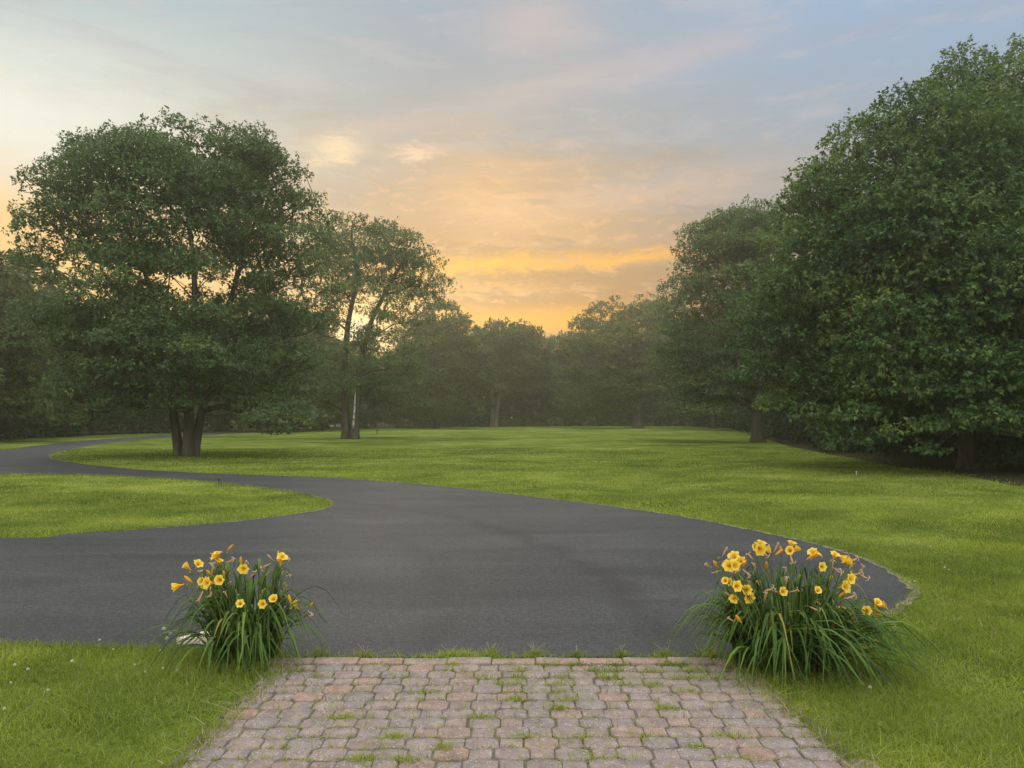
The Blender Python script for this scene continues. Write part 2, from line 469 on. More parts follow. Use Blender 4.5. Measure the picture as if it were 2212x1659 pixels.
# ------------------------------------------------------------------ the setting
def make_setting():
    # lawn: one sheet that reaches the horizon
    n, R = 60, 600.0
    vs, fs = [(0, 0, 0)], []
    rad = [R * (i / 14) ** 2 for i in range(1, 15)]
    for r in rad:
        for k in range(n):
            a = 2 * math.pi * k / n
            vs.append((r * math.cos(a), r * math.sin(a), 0))
    for k in range(n):
        fs.append((0, 1 + k, 1 + (k + 1) % n))
    for i in range(len(rad) - 1):
        for k in range(n):
            a, b = 1 + i * n, 1 + (i + 1) * n
            fs.append((a + k, b + k, b + (k + 1) % n, a + (k + 1) % n))
    me = bpy.data.meshes.new('lawn')
    me.from_pydata(vs, [], fs)
    tag(link('lawn', me, M['lawn']), 'mown green lawn spreading from the paved path to the far trees', 'lawn', kind='structure')

    # driveway with the island cut out
    z = 0.006
    tri = tessellate_polygon([[Vector((p.x, p.y, 0)) for p in drive_outline], [Vector((p.x, p.y, 0)) for p in island]])
    allp = drive_outline + island
    me = bpy.data.meshes.new('driveway')
    fs = []
    for t in tri:
        a, b, c = (allp[i] for i in t)
        if (b - a).cross(c - a).z < 0:
            t = (t[0], t[2], t[1])
        fs.append(t)
    me.from_pydata([(p.x, p.y, z) for p in allp], [], fs)
    tag(link('driveway', me, M['asphalt']), 'dark grey asphalt driveway sweeping left around a grass island', 'driveway', kind='structure')

    # thin gravelly soil strip between asphalt and turf
    def strip(name, line, w_of, label, z):
        vs, fs = [], []
        for i, p in enumerate(line):
            d = (line[min(i + 1, len(line) - 1)] - line[max(i - 1, 0)]).normalized()
            nrm = Vector((d.y, -d.x, 0))
            w = w_of(i, p)
            vs.append((p + nrm * w * 0.5).to_tuple()[:2] + (z,))
            vs.append((p - nrm * w).to_tuple()[:2] + (z,))
        for i in range(len(line) - 1):
            fs.append((2 * i, 2 * i + 1, 2 * i + 3, 2 * i + 2))
        me = bpy.data.meshes.new(name)
        me.from_pydata(vs, [], fs)
        o = link(name, me, M['soil'])
        tag(o, label, 'verge', kind='structure')

    r = random.Random(9)
    sub = [p for p in far_edge if p.y < 60]
    strip('verge', sub, lambda i, p: (0.03 + 0.05 * r.random()) * (1.0 if p.x > -1 else 0.6), 'thin pale strip of gravelly soil between driveway and big lawn', 0.010)
    tip = [p for p in island if p.x > -5.2 and p.y < 14.5]
    strip('verge', tip, lambda i, p: 0.02 + 0.05 * r.random() * max(0, min(1, (p.x + 5.0) / 1.5)), 'thin pale strip of soil around the tip of the grass island', 0.010)

    # paved path: octagon and square stones in running rows, with a border course
    P, p = 0.270, 0.116
    a, b = 0.59 * P, 0.41 * P
    cx_ = (a - b) / 2
    A, B = p + cx_ * 0.78, p - cx_ * 0.78
    mb_v, mb_f, mb_t, mb_m = [], [], [], []
    rr = random.Random(21)

    def stone(poly, z, tint, bev=0.006, mat=0, tilt=(0, 0)):
        c = Vector((sum(q[0] for q in poly) / len(poly), sum(q[1] for q in poly) / len(poly)))
        n = len(poly)
        base = len(mb_v)
        for (inset, dz) in ((0.0, -0.05), (0.0, -bev), (bev * 0.35, -bev * 0.35), (bev * 1.1, 0.0)):
            for q in poly:
                d = Vector(q) - c
                L = d.length
                s = (L - inset) / L
                x, y = c.x + d.x * s, c.y + d.y * s
                mb_v.append((x, y, z + dz + d.x * tilt[0] + d.y * tilt[1]))
                mb_t.append(tint)
        for k in range(3):
            for i in range(n):
                mb_f.append((base + k * n + i, base + k * n + (i + 1) % n, base + (k + 1) * n + (i + 1) % n, base + (k + 1) * n + i))
                mb_m.append(mat)
        mb_f.append(tuple(base + 3 * n + i for i in range(n)))
        mb_m.append(mat)

    row0 = PATH_FAR - 0.105 - p / 2 - 0.006
    g2 = 0.0032
    for rI in range(32):
        y = row0 - rI * p
        if y < PATH_NEAR:
            break
        xl, xr = path_x(y)
        k0 = int(math.floor(xl / P)) - 2
        for k in range(k0, k0 + int((xr - xl) / P) + 5):
            xo = k * P + (P / 2 if rI % 2 else 0.0)
            for kind in (0, 1):
                xc = xo if kind == 0 else xo + P / 2
                if not (xl + 0.0 < xc < xr + 0.005):
                    continue
                jx, jy = rr.uniform(-.004, .004), rr.uniform(-.004, .004)
                z = 0.019 + rr.uniform(-.003, .003) + 0.003 * math.sin(xc * 2.3) * math.cos(y * 1.9)
                t = min(1, max(0, rr.gauss(0.42, 0.24)))
                if rr.random() < 0.07:
                    t = rr.uniform(0.85, 1)
                hx, hy = (a / 2 - g2, A / 2 - g2) if kind == 0 else (b / 2 - g2, B / 2 - g2)
                x, yy = xc + jx, y + jy
                if kind == 0:
                    c1, c2 = cx_ * 1.35, cx_ * 1.05
                    poly = [(x + hx, yy - hy + c2), (x + hx, yy + hy - c2), (x + hx - c1, yy + hy), (x - hx + c1, yy + hy), (x - hx, yy + hy - c2), (x - hx, yy - hy + c2), (x - hx + c1, yy - hy), (x + hx - c1, yy - hy)]
                else:
                    c = 0.006
                    poly = [(x + hx, yy - hy + c), (x + hx, yy + hy - c), (x + hx - c, yy + hy), (x - hx + c, yy + hy), (x - hx, yy + hy - c), (x - hx, yy - hy + c), (x - hx + c, yy - hy), (x + hx - c, yy - hy)]
                poly = [(q[0] + rr.uniform(-.0022, .0022), q[1] + rr.uniform(-.0022, .0022)) for q in poly]
                stone(poly, z, t, tilt=(rr.uniform(-.02, .02), rr.uniform(-.02, .02)))
    x0, x1 = path_x(PATH_FAR)
    x = x0 - 0.1
    while x < x1 + 0.1:
        w = 0.268 + rr.uniform(-.006, .006)
        y0, y1 = PATH_FAR - 0.102 + rr.uniform(-.004, .004), PATH_FAR + rr.uniform(-.004, .004)
        stone([(x + 0.003, y0), (x + w - 0.003, y0), (x + w - 0.003, y1), (x + 0.003, y1)], 0.026 + rr.uniform(-.004, .004), rr.random(), 0.008, 1, (rr.uniform(-.02, .02), rr.uniform(-.03, .03)))
        x += w
    # sand bed between the stones
    base = len(mb_v)
    ys = np.linspace(PATH_FAR, PATH_NEAR, 24)
    for y in ys:
        l, r_ = path_x(y)
        mb_v.extend([(l - 0.05, y, 0.0105), (r_ + 0.05, y, 0.0105)])
        mb_t.extend([0, 0])
    for i in range(len(ys) - 1):
        mb_f.append((base + 2 * i, base + 2 * i + 2, base + 2 * i + 3, base + 2 * i + 1))
        mb_m.append(2)
    me = np_mesh('path', np.array(mb_v), [len(q) for q in mb_f], [i for q in mb_f for i in q], {'tint': mb_t}, False, mb_m)
    tag(link('path', me, [M['paver'], M['edgebrick'], M['joint']]), 'pinkish grey paver path of octagonal stones leading to the driveway', 'path', kind='structure')


make_setting()

FLOOR_RIGHT = [(14.2, 40), (12.6, 31), (12.2, 27), (11.5, 23.5), (11.6, 20), (10.9, 17), (12.4, 13.5), (30, 8)]

# ------------------------------------------------------------------ grass
BLADE5 = np.array([(-0.5, 0, 0), (0.5, 0, 0), (-0.36, 0.55, 0), (0.36, 0.55, 0), (0, 1, 0)])


def blades(name, x, y, h, w, tint, mat, label, cat, lean=0.35, parent=None, z0=0.0, kind='stuff', bend=0.35, azim=None):
    n = len(x)
    az = RNG.uniform(0, 2 * math.pi, n) if azim is None else azim
    yaw = RNG.uniform(0, 2 * math.pi, n)
    ln = np.abs(RNG.normal(0, lean, n))
    dx, dy = np.cos(az), np.sin(az)
    sx, sy = np.cos(yaw), np.sin(yaw)
    V = np.zeros((n, 5, 3), np.float32)
    for k in range(5):
        u, t = BLADE5[k, 0], BLADE5[k, 1]
        out = h * (ln * t + bend * ln * t * t * 1.6)
        V[:, k, 0] = x + dx * out + sx * u * w
        V[:, k, 1] = y + dy * out + sy * u * w
        V[:, k, 2] = z0 + h * t * np.sqrt(np.maximum(0.12, 1 - 0.5 * ln * ln * t))
    b = (np.arange(n) * 5)[:, None]
    quad = (b + np.array([0, 1, 3, 2])[None])
    tri = (b + np.array([2, 3, 4])[None])
    idx = np.concatenate([quad, tri], 1).ravel()
    sizes = np.tile([4, 3], n)
    me = np_mesh(name, V.reshape(-1, 3), sizes, idx, {'tint': np.repeat(tint, 5)}, True)
    o = link(name, me, mat, parent)
    if parent is None:
        tag(o, label, cat, kind=kind)
    return o


def vnoise(x, y, s, seed=0):
    """cheap smooth noise in 0..1"""
    r = np.random.default_rng(seed)
    out = np.zeros(len(x))
    for k in range(5):
        a = r.uniform(0, 2 * math.pi)
        f = s * (0.6 + 0.35 * k)
        out += np.sin((x * math.cos(a) + y * math.sin(a)) * f + r.uniform(0, 6.28)) / (1 + 0.4 * k)
    return np.clip(0.5 + out / 5.0, 0, 1)


LILY_L, LILY_R = gnd(530, 1428), gnd(1700, 1444)


def make_grass():
    X, Y, Hh, W = [], [], [], []
    for (d0, d1, dens, h, w) in ((2.4, 6.2, 7500, 0.040, 0.0050), (6.2, 9.5, 3400, 0.040, 0.0060), (9.5, 15, 1000, 0.046, 0.008), (15, 24, 330, 0.045, 0.013), (24, 36, 110, 0.045, 0.022)):
        area = 0.5 * 1.7 * (d1 * d1 - d0 * d0)
        n = int(area * dens)
        yy = np.sqrt(RNG.uniform(d0 * d0, d1 * d1, n))
        xx = RNG.uniform(-0.84, 0.84, n) * (yy + 0.35)
        keep = ~on_drive(xx, yy) & ~on_path(xx, yy, 0.0) & ~inside(FLOOR_RIGHT + [(60, 8), (60, 40)], xx + RNG.normal(0, 0.35, n), yy + RNG.normal(0, 0.5, n))
        xx, yy = xx[keep], yy[keep]
        nz = vnoise(xx, yy, 3.0, 5)
        keep = RNG.random(len(xx)) < 0.45 + 0.75 * nz
        xx, yy, nz = xx[keep], yy[keep], nz[keep]
        hh = h * RNG.uniform(0.45, 1.25, len(xx)) * (0.75 + 0.6 * nz)
        # longer, uncut grass round the flower clumps and along the path
        for c, s, wd in ((LILY_L, 0.75, 0.42), (LILY_R, 0.9, 0.62)):
            q = np.hypot((xx - c.x) / wd, (yy - c.y) / 0.42)
            hh *= 1 + s * np.exp(-q * q)
        X.append(xx); Y.append(yy); Hh.append(hh); W.append(w * RNG.uniform(0.7, 1.3, len(xx)))
    x, y, h, w = map(np.concatenate, (X, Y, Hh, W))
    t = np.clip(0.46 + 0.14 * np.clip(-x - 1.0, 0, 1) * (y < 6) + 0.55 * (vnoise(x, y, 1.3, 21) - 0.5) + 0.45 * (vnoise(x * 0.5 + y * 0.4, y * 1.6 - x * 1.2, 2.6, 10) - 0.5) + 0.30 * (vnoise(x, y, 9.0, 9) - 0.5) + RNG.normal(0, 0.15, len(x)), 0, 0.96)
    dead = RNG.random(len(x)) < 0.022
    t[dead] = 1.0
    blades('lawn_grass', x, y, h, w, t, M['blade'], 'short green grass blades covering the lawn beside path and driveway', 'grass', 0.75)

    # fringe that spills over the edges of asphalt and path
    fx, fy = [], []
    for line, off, dens, lim in ((far_edge, -0.01, 160, 26), (island, 0.012, 150, 24), (near_edge, 0.0, 380, 9)):
        for i in range(len(line) - 1):
            p, q = line[i], line[i + 1]
            if p.y > lim or abs(p.x) > p.y * 0.85 + 0.5:
                continue
            n = int((q - p).length * dens)
            for _ in range(n):
                s = p.lerp(q, random.random())
                fx.append(s.x + random.gauss(0, 0.022)); fy.append(s.y + random.gauss(off, 0.022))
    for side in (0, 1):
        for _ in range(1900):
            yv = random.uniform(2.5, PATH_FAR - 0.03)
            xv = path_x(yv)[side] + random.gauss(-0.015 if side else 0.015, 0.032)
            fx.append(xv); fy.append(yv)
    fx, fy = np.array(fx), np.array(fy)
    keep = ~((np.abs(fx) < 1.3) & (fy > 4.7) & (fy < 4.95))
    fx, fy = fx[keep], fy[keep]
    n = len(fx)
    big = np.where(fy > 9, 1.6, 1.0)
    blades('edge_grass', fx, fy, RNG.uniform(0.02, 0.07, n), 0.0042 * big * RNG.uniform(.7, 1.3, n), np.clip(RNG.normal(0.45, 0.2, n), 0, 1), M['blade'], 'ragged grass fringe creeping over the edges of driveway and path', 'grass', 0.6)

    # weeds in the joints
    wx, wy = [], []
    rr = random.Random(31)
    spots = [gnd(px, py) for px, py in ((1110, 1440), (1120, 1452), (1210, 1470), (1215, 1490), (1205, 1440), (1330, 1447), (1320, 1475), (1410, 1490), (1290, 1452), (1180, 1440), (1115, 1493), (1240, 1447),
             (690, 1468), (645, 1463), (820, 1440), (870, 1470), (980, 1445), (1040, 1470), (1010, 1452), (1400, 1450), (1480, 1500), (1440, 1540), (1500, 1450), (1550, 1470), (850, 1595), (740, 1560), (960, 1630), (1090, 1480), (1130, 1600),
             (1300, 1640), (1000, 1420), (1440, 1440), (1560, 1590), (1600, 1480), (1420, 1430), (1500, 1625), (1250, 1600), (930, 1500), (1040, 1555), (1205, 1535), (1490, 1478), (1380, 1600), (1110, 1520), (780, 1650), (880, 1640), (1600, 1640), (1210, 1500), (1225, 1512), (1115, 1468), (1105, 1505), (1330, 1462), (1345, 1490), (1510, 1462), (1470, 1440))]
    P, p = 0.270, 0.116
    row0 = PATH_FAR - 0.105 - p / 2 - 0.006
    for s in spots:
        n = rr.randint(50, 130)
        k = round((s.y - row0) / p - 0.5) + 0.5
        sy = row0 + k * p
        L = rr.uniform(0.02, 0.065)
        for _ in range(n):
            wx.append(s.x + rr.gauss(0, L)); wy.append(sy + rr.gauss(0, 0.018))
    for _ in range(4500):
        yv = rr.uniform(3.0, PATH_FAR - 0.12)
        k = round((yv - row0) / p - 0.5) + 0.5
        l, r_ = path_x(yv)
        wx.append(rr.uniform(l, r_)); wy.append(row0 + k * p + rr.gauss(0, 0.006))
    wx, wy = np.array(wx), np.array(wy)
    n = len(wx)
    blades('joint_weeds', wx, wy, RNG.uniform(0.014, 0.045, n), 0.0042 * RNG.uniform(.7, 1.3, n), np.clip(RNG.normal(0.62, 0.2, n), 0, 0.95), M['blade'], 'small green weeds and moss growing in the joints of the paved path', 'weeds', 1.1, z0=0.012)

    # dry clippings along the path edges
    sx, sy = [], []
    for side in (0, 1):
        for _ in range(230):
            yv = rr.uniform(2.6, PATH_FAR - 0.05)
            sx.append(path_x(yv)[side] + rr.gauss(0.05 * (1 - 2 * side), 0.06)); sy.append(yv)
    for _ in range(60):
        yv = rr.uniform(2.9, PATH_FAR - 0.15)
        l, r_ = path_x(yv)
        sx.append(rr.uniform(l, r_)); sy.append(yv)
    sx, sy = np.array(sx), np.array(sy)
    n = len(sx)
    blades('dry_clippings', sx, sy, RNG.uniform(0.02, 0.07, n), 0.0028 * RNG.uniform(.7, 1.5, n), RNG.random(n), M['straw'], 'pale dry grass clippings lying along the edges of the paved path', 'clippings', 2.2, z0=0.024)


make_grass()


# ------------------------------------------------------------------ trees
KITE = (np.array([(0, 0, 0), (-0.5, 0.5, 0.06), (0, 1, -0.05), (0.5, 0.5, 0.06)]), [(0, 3, 2, 1)])
OAKL = (np.array([(0, 0, 0), (-0.5, 0.52, 0.06), (-0.15, 0.60, 0.0), (0, 1.0, -0.10), (0.15, 0.60, 0.0), (0.5, 0.52, 0.06)]), [(0, 5, 4, 3, 2, 1)])



def unit(a):
    return a / np.maximum(np.linalg.norm(a, axis=1, keepdims=True), 1e-9)


def leaf_mesh(name, pos, dirs, nrm, length, width, tint, tpl):
    T, F = tpl
    n, k = len(pos), len(T)
    dirs = unit(dirs)
    side = unit(np.cross(dirs, nrm))
    up = np.cross(side, dirs)
    V = (pos[:, None, :] + side[:, None, :] * (T[None, :, 0:1] * width[:, None, None]) + dirs[:, None, :] * (T[None, :, 1:2] * length[:, None, None])
         + up[:, None, :] * (T[None, :, 2:3] * length[:, None, None]))
    b = (np.arange(n) * k)[:, None]
    idx = np.concatenate([b + np.array(f)[None] for f in F], 1).ravel()
    sizes = np.tile([len(f) for f in F], n)
    return np_mesh(name, V.reshape(-1, 3), sizes, idx, {'tint': np.repeat(tint, k)}, False)


def pads_leaves(rng, pads, centre, per_area, leaf, tint_spread=0.18, n_leaf=6, droop=0.35, hole=0.0):
    """leaf positions for boughs: pads = rows of (x, y, z, R, flat); each bough is a dome of leaf rosettes"""
    P, D, N, T = [], [], [], []
    for (x, y, z, R, flat) in pads:
        m = max(6, int(per_area * R * R * rng.uniform(0.75, 1.25)))
        s = unit(rng.normal(size=(m, 3)))
        low = s[:, 2] < -0.18
        s[low, 2] *= -rng.random(low.sum())
        s = unit(s)
        rad = rng.uniform(0.30, 1.0, m) ** 0.45
        lump = 1 + 0.22 * np.sin(s[:, 0] * 5 + x) * np.sin(s[:, 1] * 5 + y) + rng.normal(0, 0.06, m)
        q = np.array([x, y, z]) + s * (R * 1.12 * rad * lump)[:, None] * np.array([1, 1, flat])
        o = np.array([x, y, z]) - centre
        o = o / max(np.linalg.norm(o), 1e-6)
        out = unit(s + 0.45 * o + np.array([0, 0, 0.15]))
        base_t = rng.normal(0.45, 0.20)
        rt = base_t + rng.normal(0, 0.06, m)
        q = np.repeat(q, n_leaf, 0)
        out = np.repeat(out, n_leaf, 0)
        k = len(q)
        rnd = rng.normal(size=(k, 3))
        d = unit(out * 0.55 + unit(rnd) * 0.85 + np.array([0, 0, -droop]))
        nn = unit(np.array([0, 0, 0.9]) + out * 0.5 + rng.normal(0, 0.35, (k, 3)))
        P.append(q + d * 0.02); D.append(d); N.append(nn)
        T.append(np.repeat(rt, n_leaf) + rng.normal(0, tint_spread, k))
    P, D, N, T = (np.concatenate(a) for a in (P, D, N, T))
    L = leaf * rng.uniform(0.65, 1.25, len(P))
    return P, D, N, np.clip(T, 0, 1), L


def grow(rng, stems, pads, tip_r=0.012, step=0.7, power=0.47, twigs=3):
    """skeleton: every bough is tied to the nearest lower wood; thickness follows what each limb carries"""
    pos, par, fixed = [], [], {}
    stem_of = []
    for si, st in enumerate(stems):
        prev = -1
        for (p, r) in st:
            pos.append(np.array(p, float)); par.append(prev); stem_of.append(si)
            fixed[len(pos) - 1] = r
            prev = len(pos) - 1
    nst = len(pos)
    order = sorted(range(len(pads)), key=lambda i: np.min([np.linalg.norm(np.array(pads[i][:3]) - p) for p in pos[:nst]]))
    ends = []
    for i in order:
        p = np.array(pads[i][:3]) - np.array([0, 0, pads[i][3] * 0.25])
        A = np.array(pos)
        d = np.linalg.norm(A - p, axis=1)
        cost = d + 1.5 * np.maximum(0, A[:, 2] - p[2] + 0.35 * d) + np.where(np.arange(len(A)) < nst, 0.35 * (A[:, 2] < 1.6) * 6, 0)
        j = int(np.argmin(cost))
        m = max(1, int(d[j] / step))
        prev, a = j, pos[j]
        for k in range(1, m + 1):
            t = k / m
            q = a + (p - a) * t
            q[2] += 0.10 * d[j] * math.sin(math.pi * t)
            if k < m:
                q = q + rng.normal(0, 0.09, 3) * min(1.0, d[j] * 0.4)
            pos.append(q); par.append(prev); stem_of.append(stem_of[prev])
            prev = len(pos) - 1
        ends.append(prev)
        for _ in range(twigs):
            R = pads[i][3]
            v = unit(rng.normal(size=(1, 3)))[0]
            v[2] = abs(v[2]) * 0.6
            pos.append(p + v * R * 0.75); par.append(prev); stem_of.append(stem_of[prev])
    cnt = np.zeros(len(pos))
    kids = np.zeros(len(pos), int)
    for i in range(len(pos)):
        if par[i] >= 0:
            kids[par[i]] += 1
    for i in range(len(pos) - 1, -1, -1):
        if kids[i] == 0:
            cnt[i] += 1
        if par[i] >= 0:
            cnt[par[i]] += cnt[i]
    rad = tip_r * np.maximum(cnt, 1) ** power
    for i, r in fixed.items():
        rad[i] = r
    for i in range(nst, len(pos)):
        rad[i] = min(rad[i], rad[par[i]] * 0.85)
    return pos, par, rad, stem_of, nst


def wood_mesh(name, pos, par, rad, sel, flare=None):
    """tubes along the skeleton nodes of one stem"""
    mb = MB()
    kids = {}
    for i in sel:
        kids.setdefault(par[i], []).append(i)
    done = set()
    for i in sel:
        if i in done:
            continue
        # follow the thickest child to make one long tube
        chain = [i]
        done.add(i)
        cur = i
        while True:
            ch = [k for k in kids.get(cur, []) if k not in done]
            if not ch:
                break
            cur = max(ch, key=lambda k: rad[k])
            done.add(cur)
            chain.append(cur)
        pts = [pos[k] for k in chain]
        rr = [rad[k] for k in chain]
        if par[i] >= 0:
            pts = [pos[par[i]]] + pts
            rr = [min(rad[par[i]] * 0.9, rr[0] * 1.25)] + rr
        if len(pts) > 1:
            n = 12 if max(rr) > 0.12 else (7 if max(rr) > 0.04 else 4)
            mb.tube(pts, rr, n, 0.5, True)
    return mb.mesh(name)


def stem_line(pts, r0, r1, flare=1.5, n=7):
    """trunk: smoothed points with taper and a flared foot"""
    P = smooth_line(pts, n)
    L = len(P) - 1
    out = []
    for i, p in enumerate(P):
        t = i / L
        h = (p - P[0]).length
        r = r0 + (r1 - r0) * t
        r *= 1 + (flare - 1) * math.exp(-h / 0.35)
        out.append((tuple(p), r))
    return out


def sample_pads(rng, env, zr, n, R, depth=1.0, shell=0.45, mind=0.68, flat=0.8, ymean=0.0):
    """boughs spread through a crown; env(z) -> (centre x, half width)"""
    zs = np.linspace(zr[0], zr[1], 60)
    w = np.array([max(0.2, env(z)[1]) ** 1.35 for z in zs])
    w /= w.sum()
    pads = []
    tries = 0
    while len(pads) < n and tries < n * 40:
        tries += 1
        z = rng.choice(zs, p=w) + rng.uniform(-.1, .1)
        cx, hw = env(z)
        r = R * rng.uniform(0.6, 1.4)
        hw = max(0.15, hw - r * 0.80)
        a = rng.uniform(0, 2 * math.pi)
        q = rng.random() ** shell
        p = np.array([cx + hw * q * math.cos(a), ymean + hw * depth * q * math.sin(a), z])
        md = mind * r * (1 if tries < n * 20 else 0.7)
        if any(np.linalg.norm((p - np.array(k[:3])) * np.array([1, 1, 1.3])) < md for k in pads):
            continue
        pads.append((*p, r, flat * rng.uniform(0.8, 1.2)))
    return pads


def env_from(profile, d, base):
    """silhouette rows (py, x left, x right) at distance d -> crown envelope relative to the base"""
    rows = []
    for (py, xl, xr) in profile:
        a, b = at(xl, py, d), at(xr, py, d)
        rows.append((a.z, (a.x + b.x) / 2 - base.x, (b.x - a.x) / 2))
    rows.sort()
    z = [r[0] for r in rows]

    def env(h):
        return float(np.interp(h, z, [r[1] for r in rows])), float(np.interp(h, z, [r[2] for r in rows]))
    return env, (z[0], z[-1])


def plant_tree(name, base_px, profile, stems_px, label, n_pads, R, leaf, seed, mat, bark, r0, per_area=60, depth=0.9, shell=0.45, extra=(), tpl=KITE, cat='tree', n_leaf=6, d=None, group=None, thin=None, flat=0.65, mind=0.68, droop=0.35, wid=0.55, stemtop=0.3, flare=1.5):
    rng = np.random.default_rng(seed)
    base = gnd(*base_px)
    d = base.y
    root = empty(name, base)
    tag(root, label, cat, group)
    env, zr = env_from(profile, d, base)
    pads = sample_pads(rng, env, (zr[0] + R * 0.4, zr[1] - R * 1.25), n_pads, R, depth, shell, flat=flat, mind=mind)
    # boughs along the outline of the crown, so that it closes to one rounded dome
    z = zr[1] - R * 0.8
    while z > zr[0] + R * 0.4:
        cx, hw = env(z)
        for sgn in (-1, 1):
            r = R * rng.uniform(0.55, 1.15)
            pads.append((cx + sgn * max(0.1, hw - r * 0.95) + rng.normal(0, 0.20 * R), rng.normal(0, 0.6 * R), z + rng.normal(0, 0.25 * R), r, flat * 1.1))
            if rng.random() < 0.6:
                r = R * rng.uniform(0.22, 0.38)
                pads.append((cx + sgn * max(0.1, hw - r * 0.3) + rng.normal(0, 0.15 * R), rng.normal(0, 0.6 * R), z + rng.uniform(-0.4, 0.4) * R, r, 0.9))
        z -= R * 0.95
    x = -env(zr[1] - R)[1]
    while x < env(zr[1] - R)[1]:
        r = R * rng.uniform(0.5, 1.0)
        zz = [q for q in np.linspace(zr[0], zr[1], 60) if abs(x) <= env(q)[1]]
        top = max(zz) if zz else zr[1]
        pads.append((env(zr[1])[0] + x, rng.normal(0, 0.4 * R), top - r * 0.85 + rng.normal(0, 0.15 * R), r, flat * 1.2))
        r2 = R * rng.uniform(0.22, 0.36)
        pads.append((env(zr[1])[0] + x + rng.normal(0, 0.3 * R), rng.normal(0, 0.5 * R), top - r2 * 0.4 + rng.normal(0, 0.12 * R), r2, 1.1))
        x += R * 0.75
    if thin:
        pads = [p for p in pads if not (thin[0] < p[2] < thin[1] and rng.random() < thin[2])]
    # a crown is lower and narrower towards its front than across its middle
    pads = [(p[0] * k, p[1], 1.5 + (p[2] - 1.5) * k, p[3], p[4]) for p in pads for k in [1 + min(0.0, p[1]) / d * 0.85]]
    for (px, py, dd, r) in extra:
        q = at(px, py, d + dd) - base
        pads.append((q.x, q.y, q.z, r, flat * 0.8))
    stems = []
    for k, st in enumerate(stems_px):
        pts = [at(px, py, d + dd) - base for (px, py, dd) in st]
        pts[0].z = -0.05
        stems.append(stem_line(pts, r0[k], r0[k] * stemtop, flare))
    pos, par, rad, stem_of, nst = grow(rng, stems, pads)
    for k in range(len(stems)):
        sel = [i for i in range(len(pos)) if stem_of[i] == k]
        link('trunk', wood_mesh('trunk', pos, par, rad, sel), bark, root)
    c = np.array([0, 0, (zr[0] + zr[1]) / 2 - 1.0])
    P, D, N, T, L = pads_leaves(rng, pads, c, per_area, leaf, n_leaf=n_leaf, droop=droop)
    link('crown', leaf_mesh('crown', P, D, N, L, L * wid, T, tpl), mat, root)
    return root


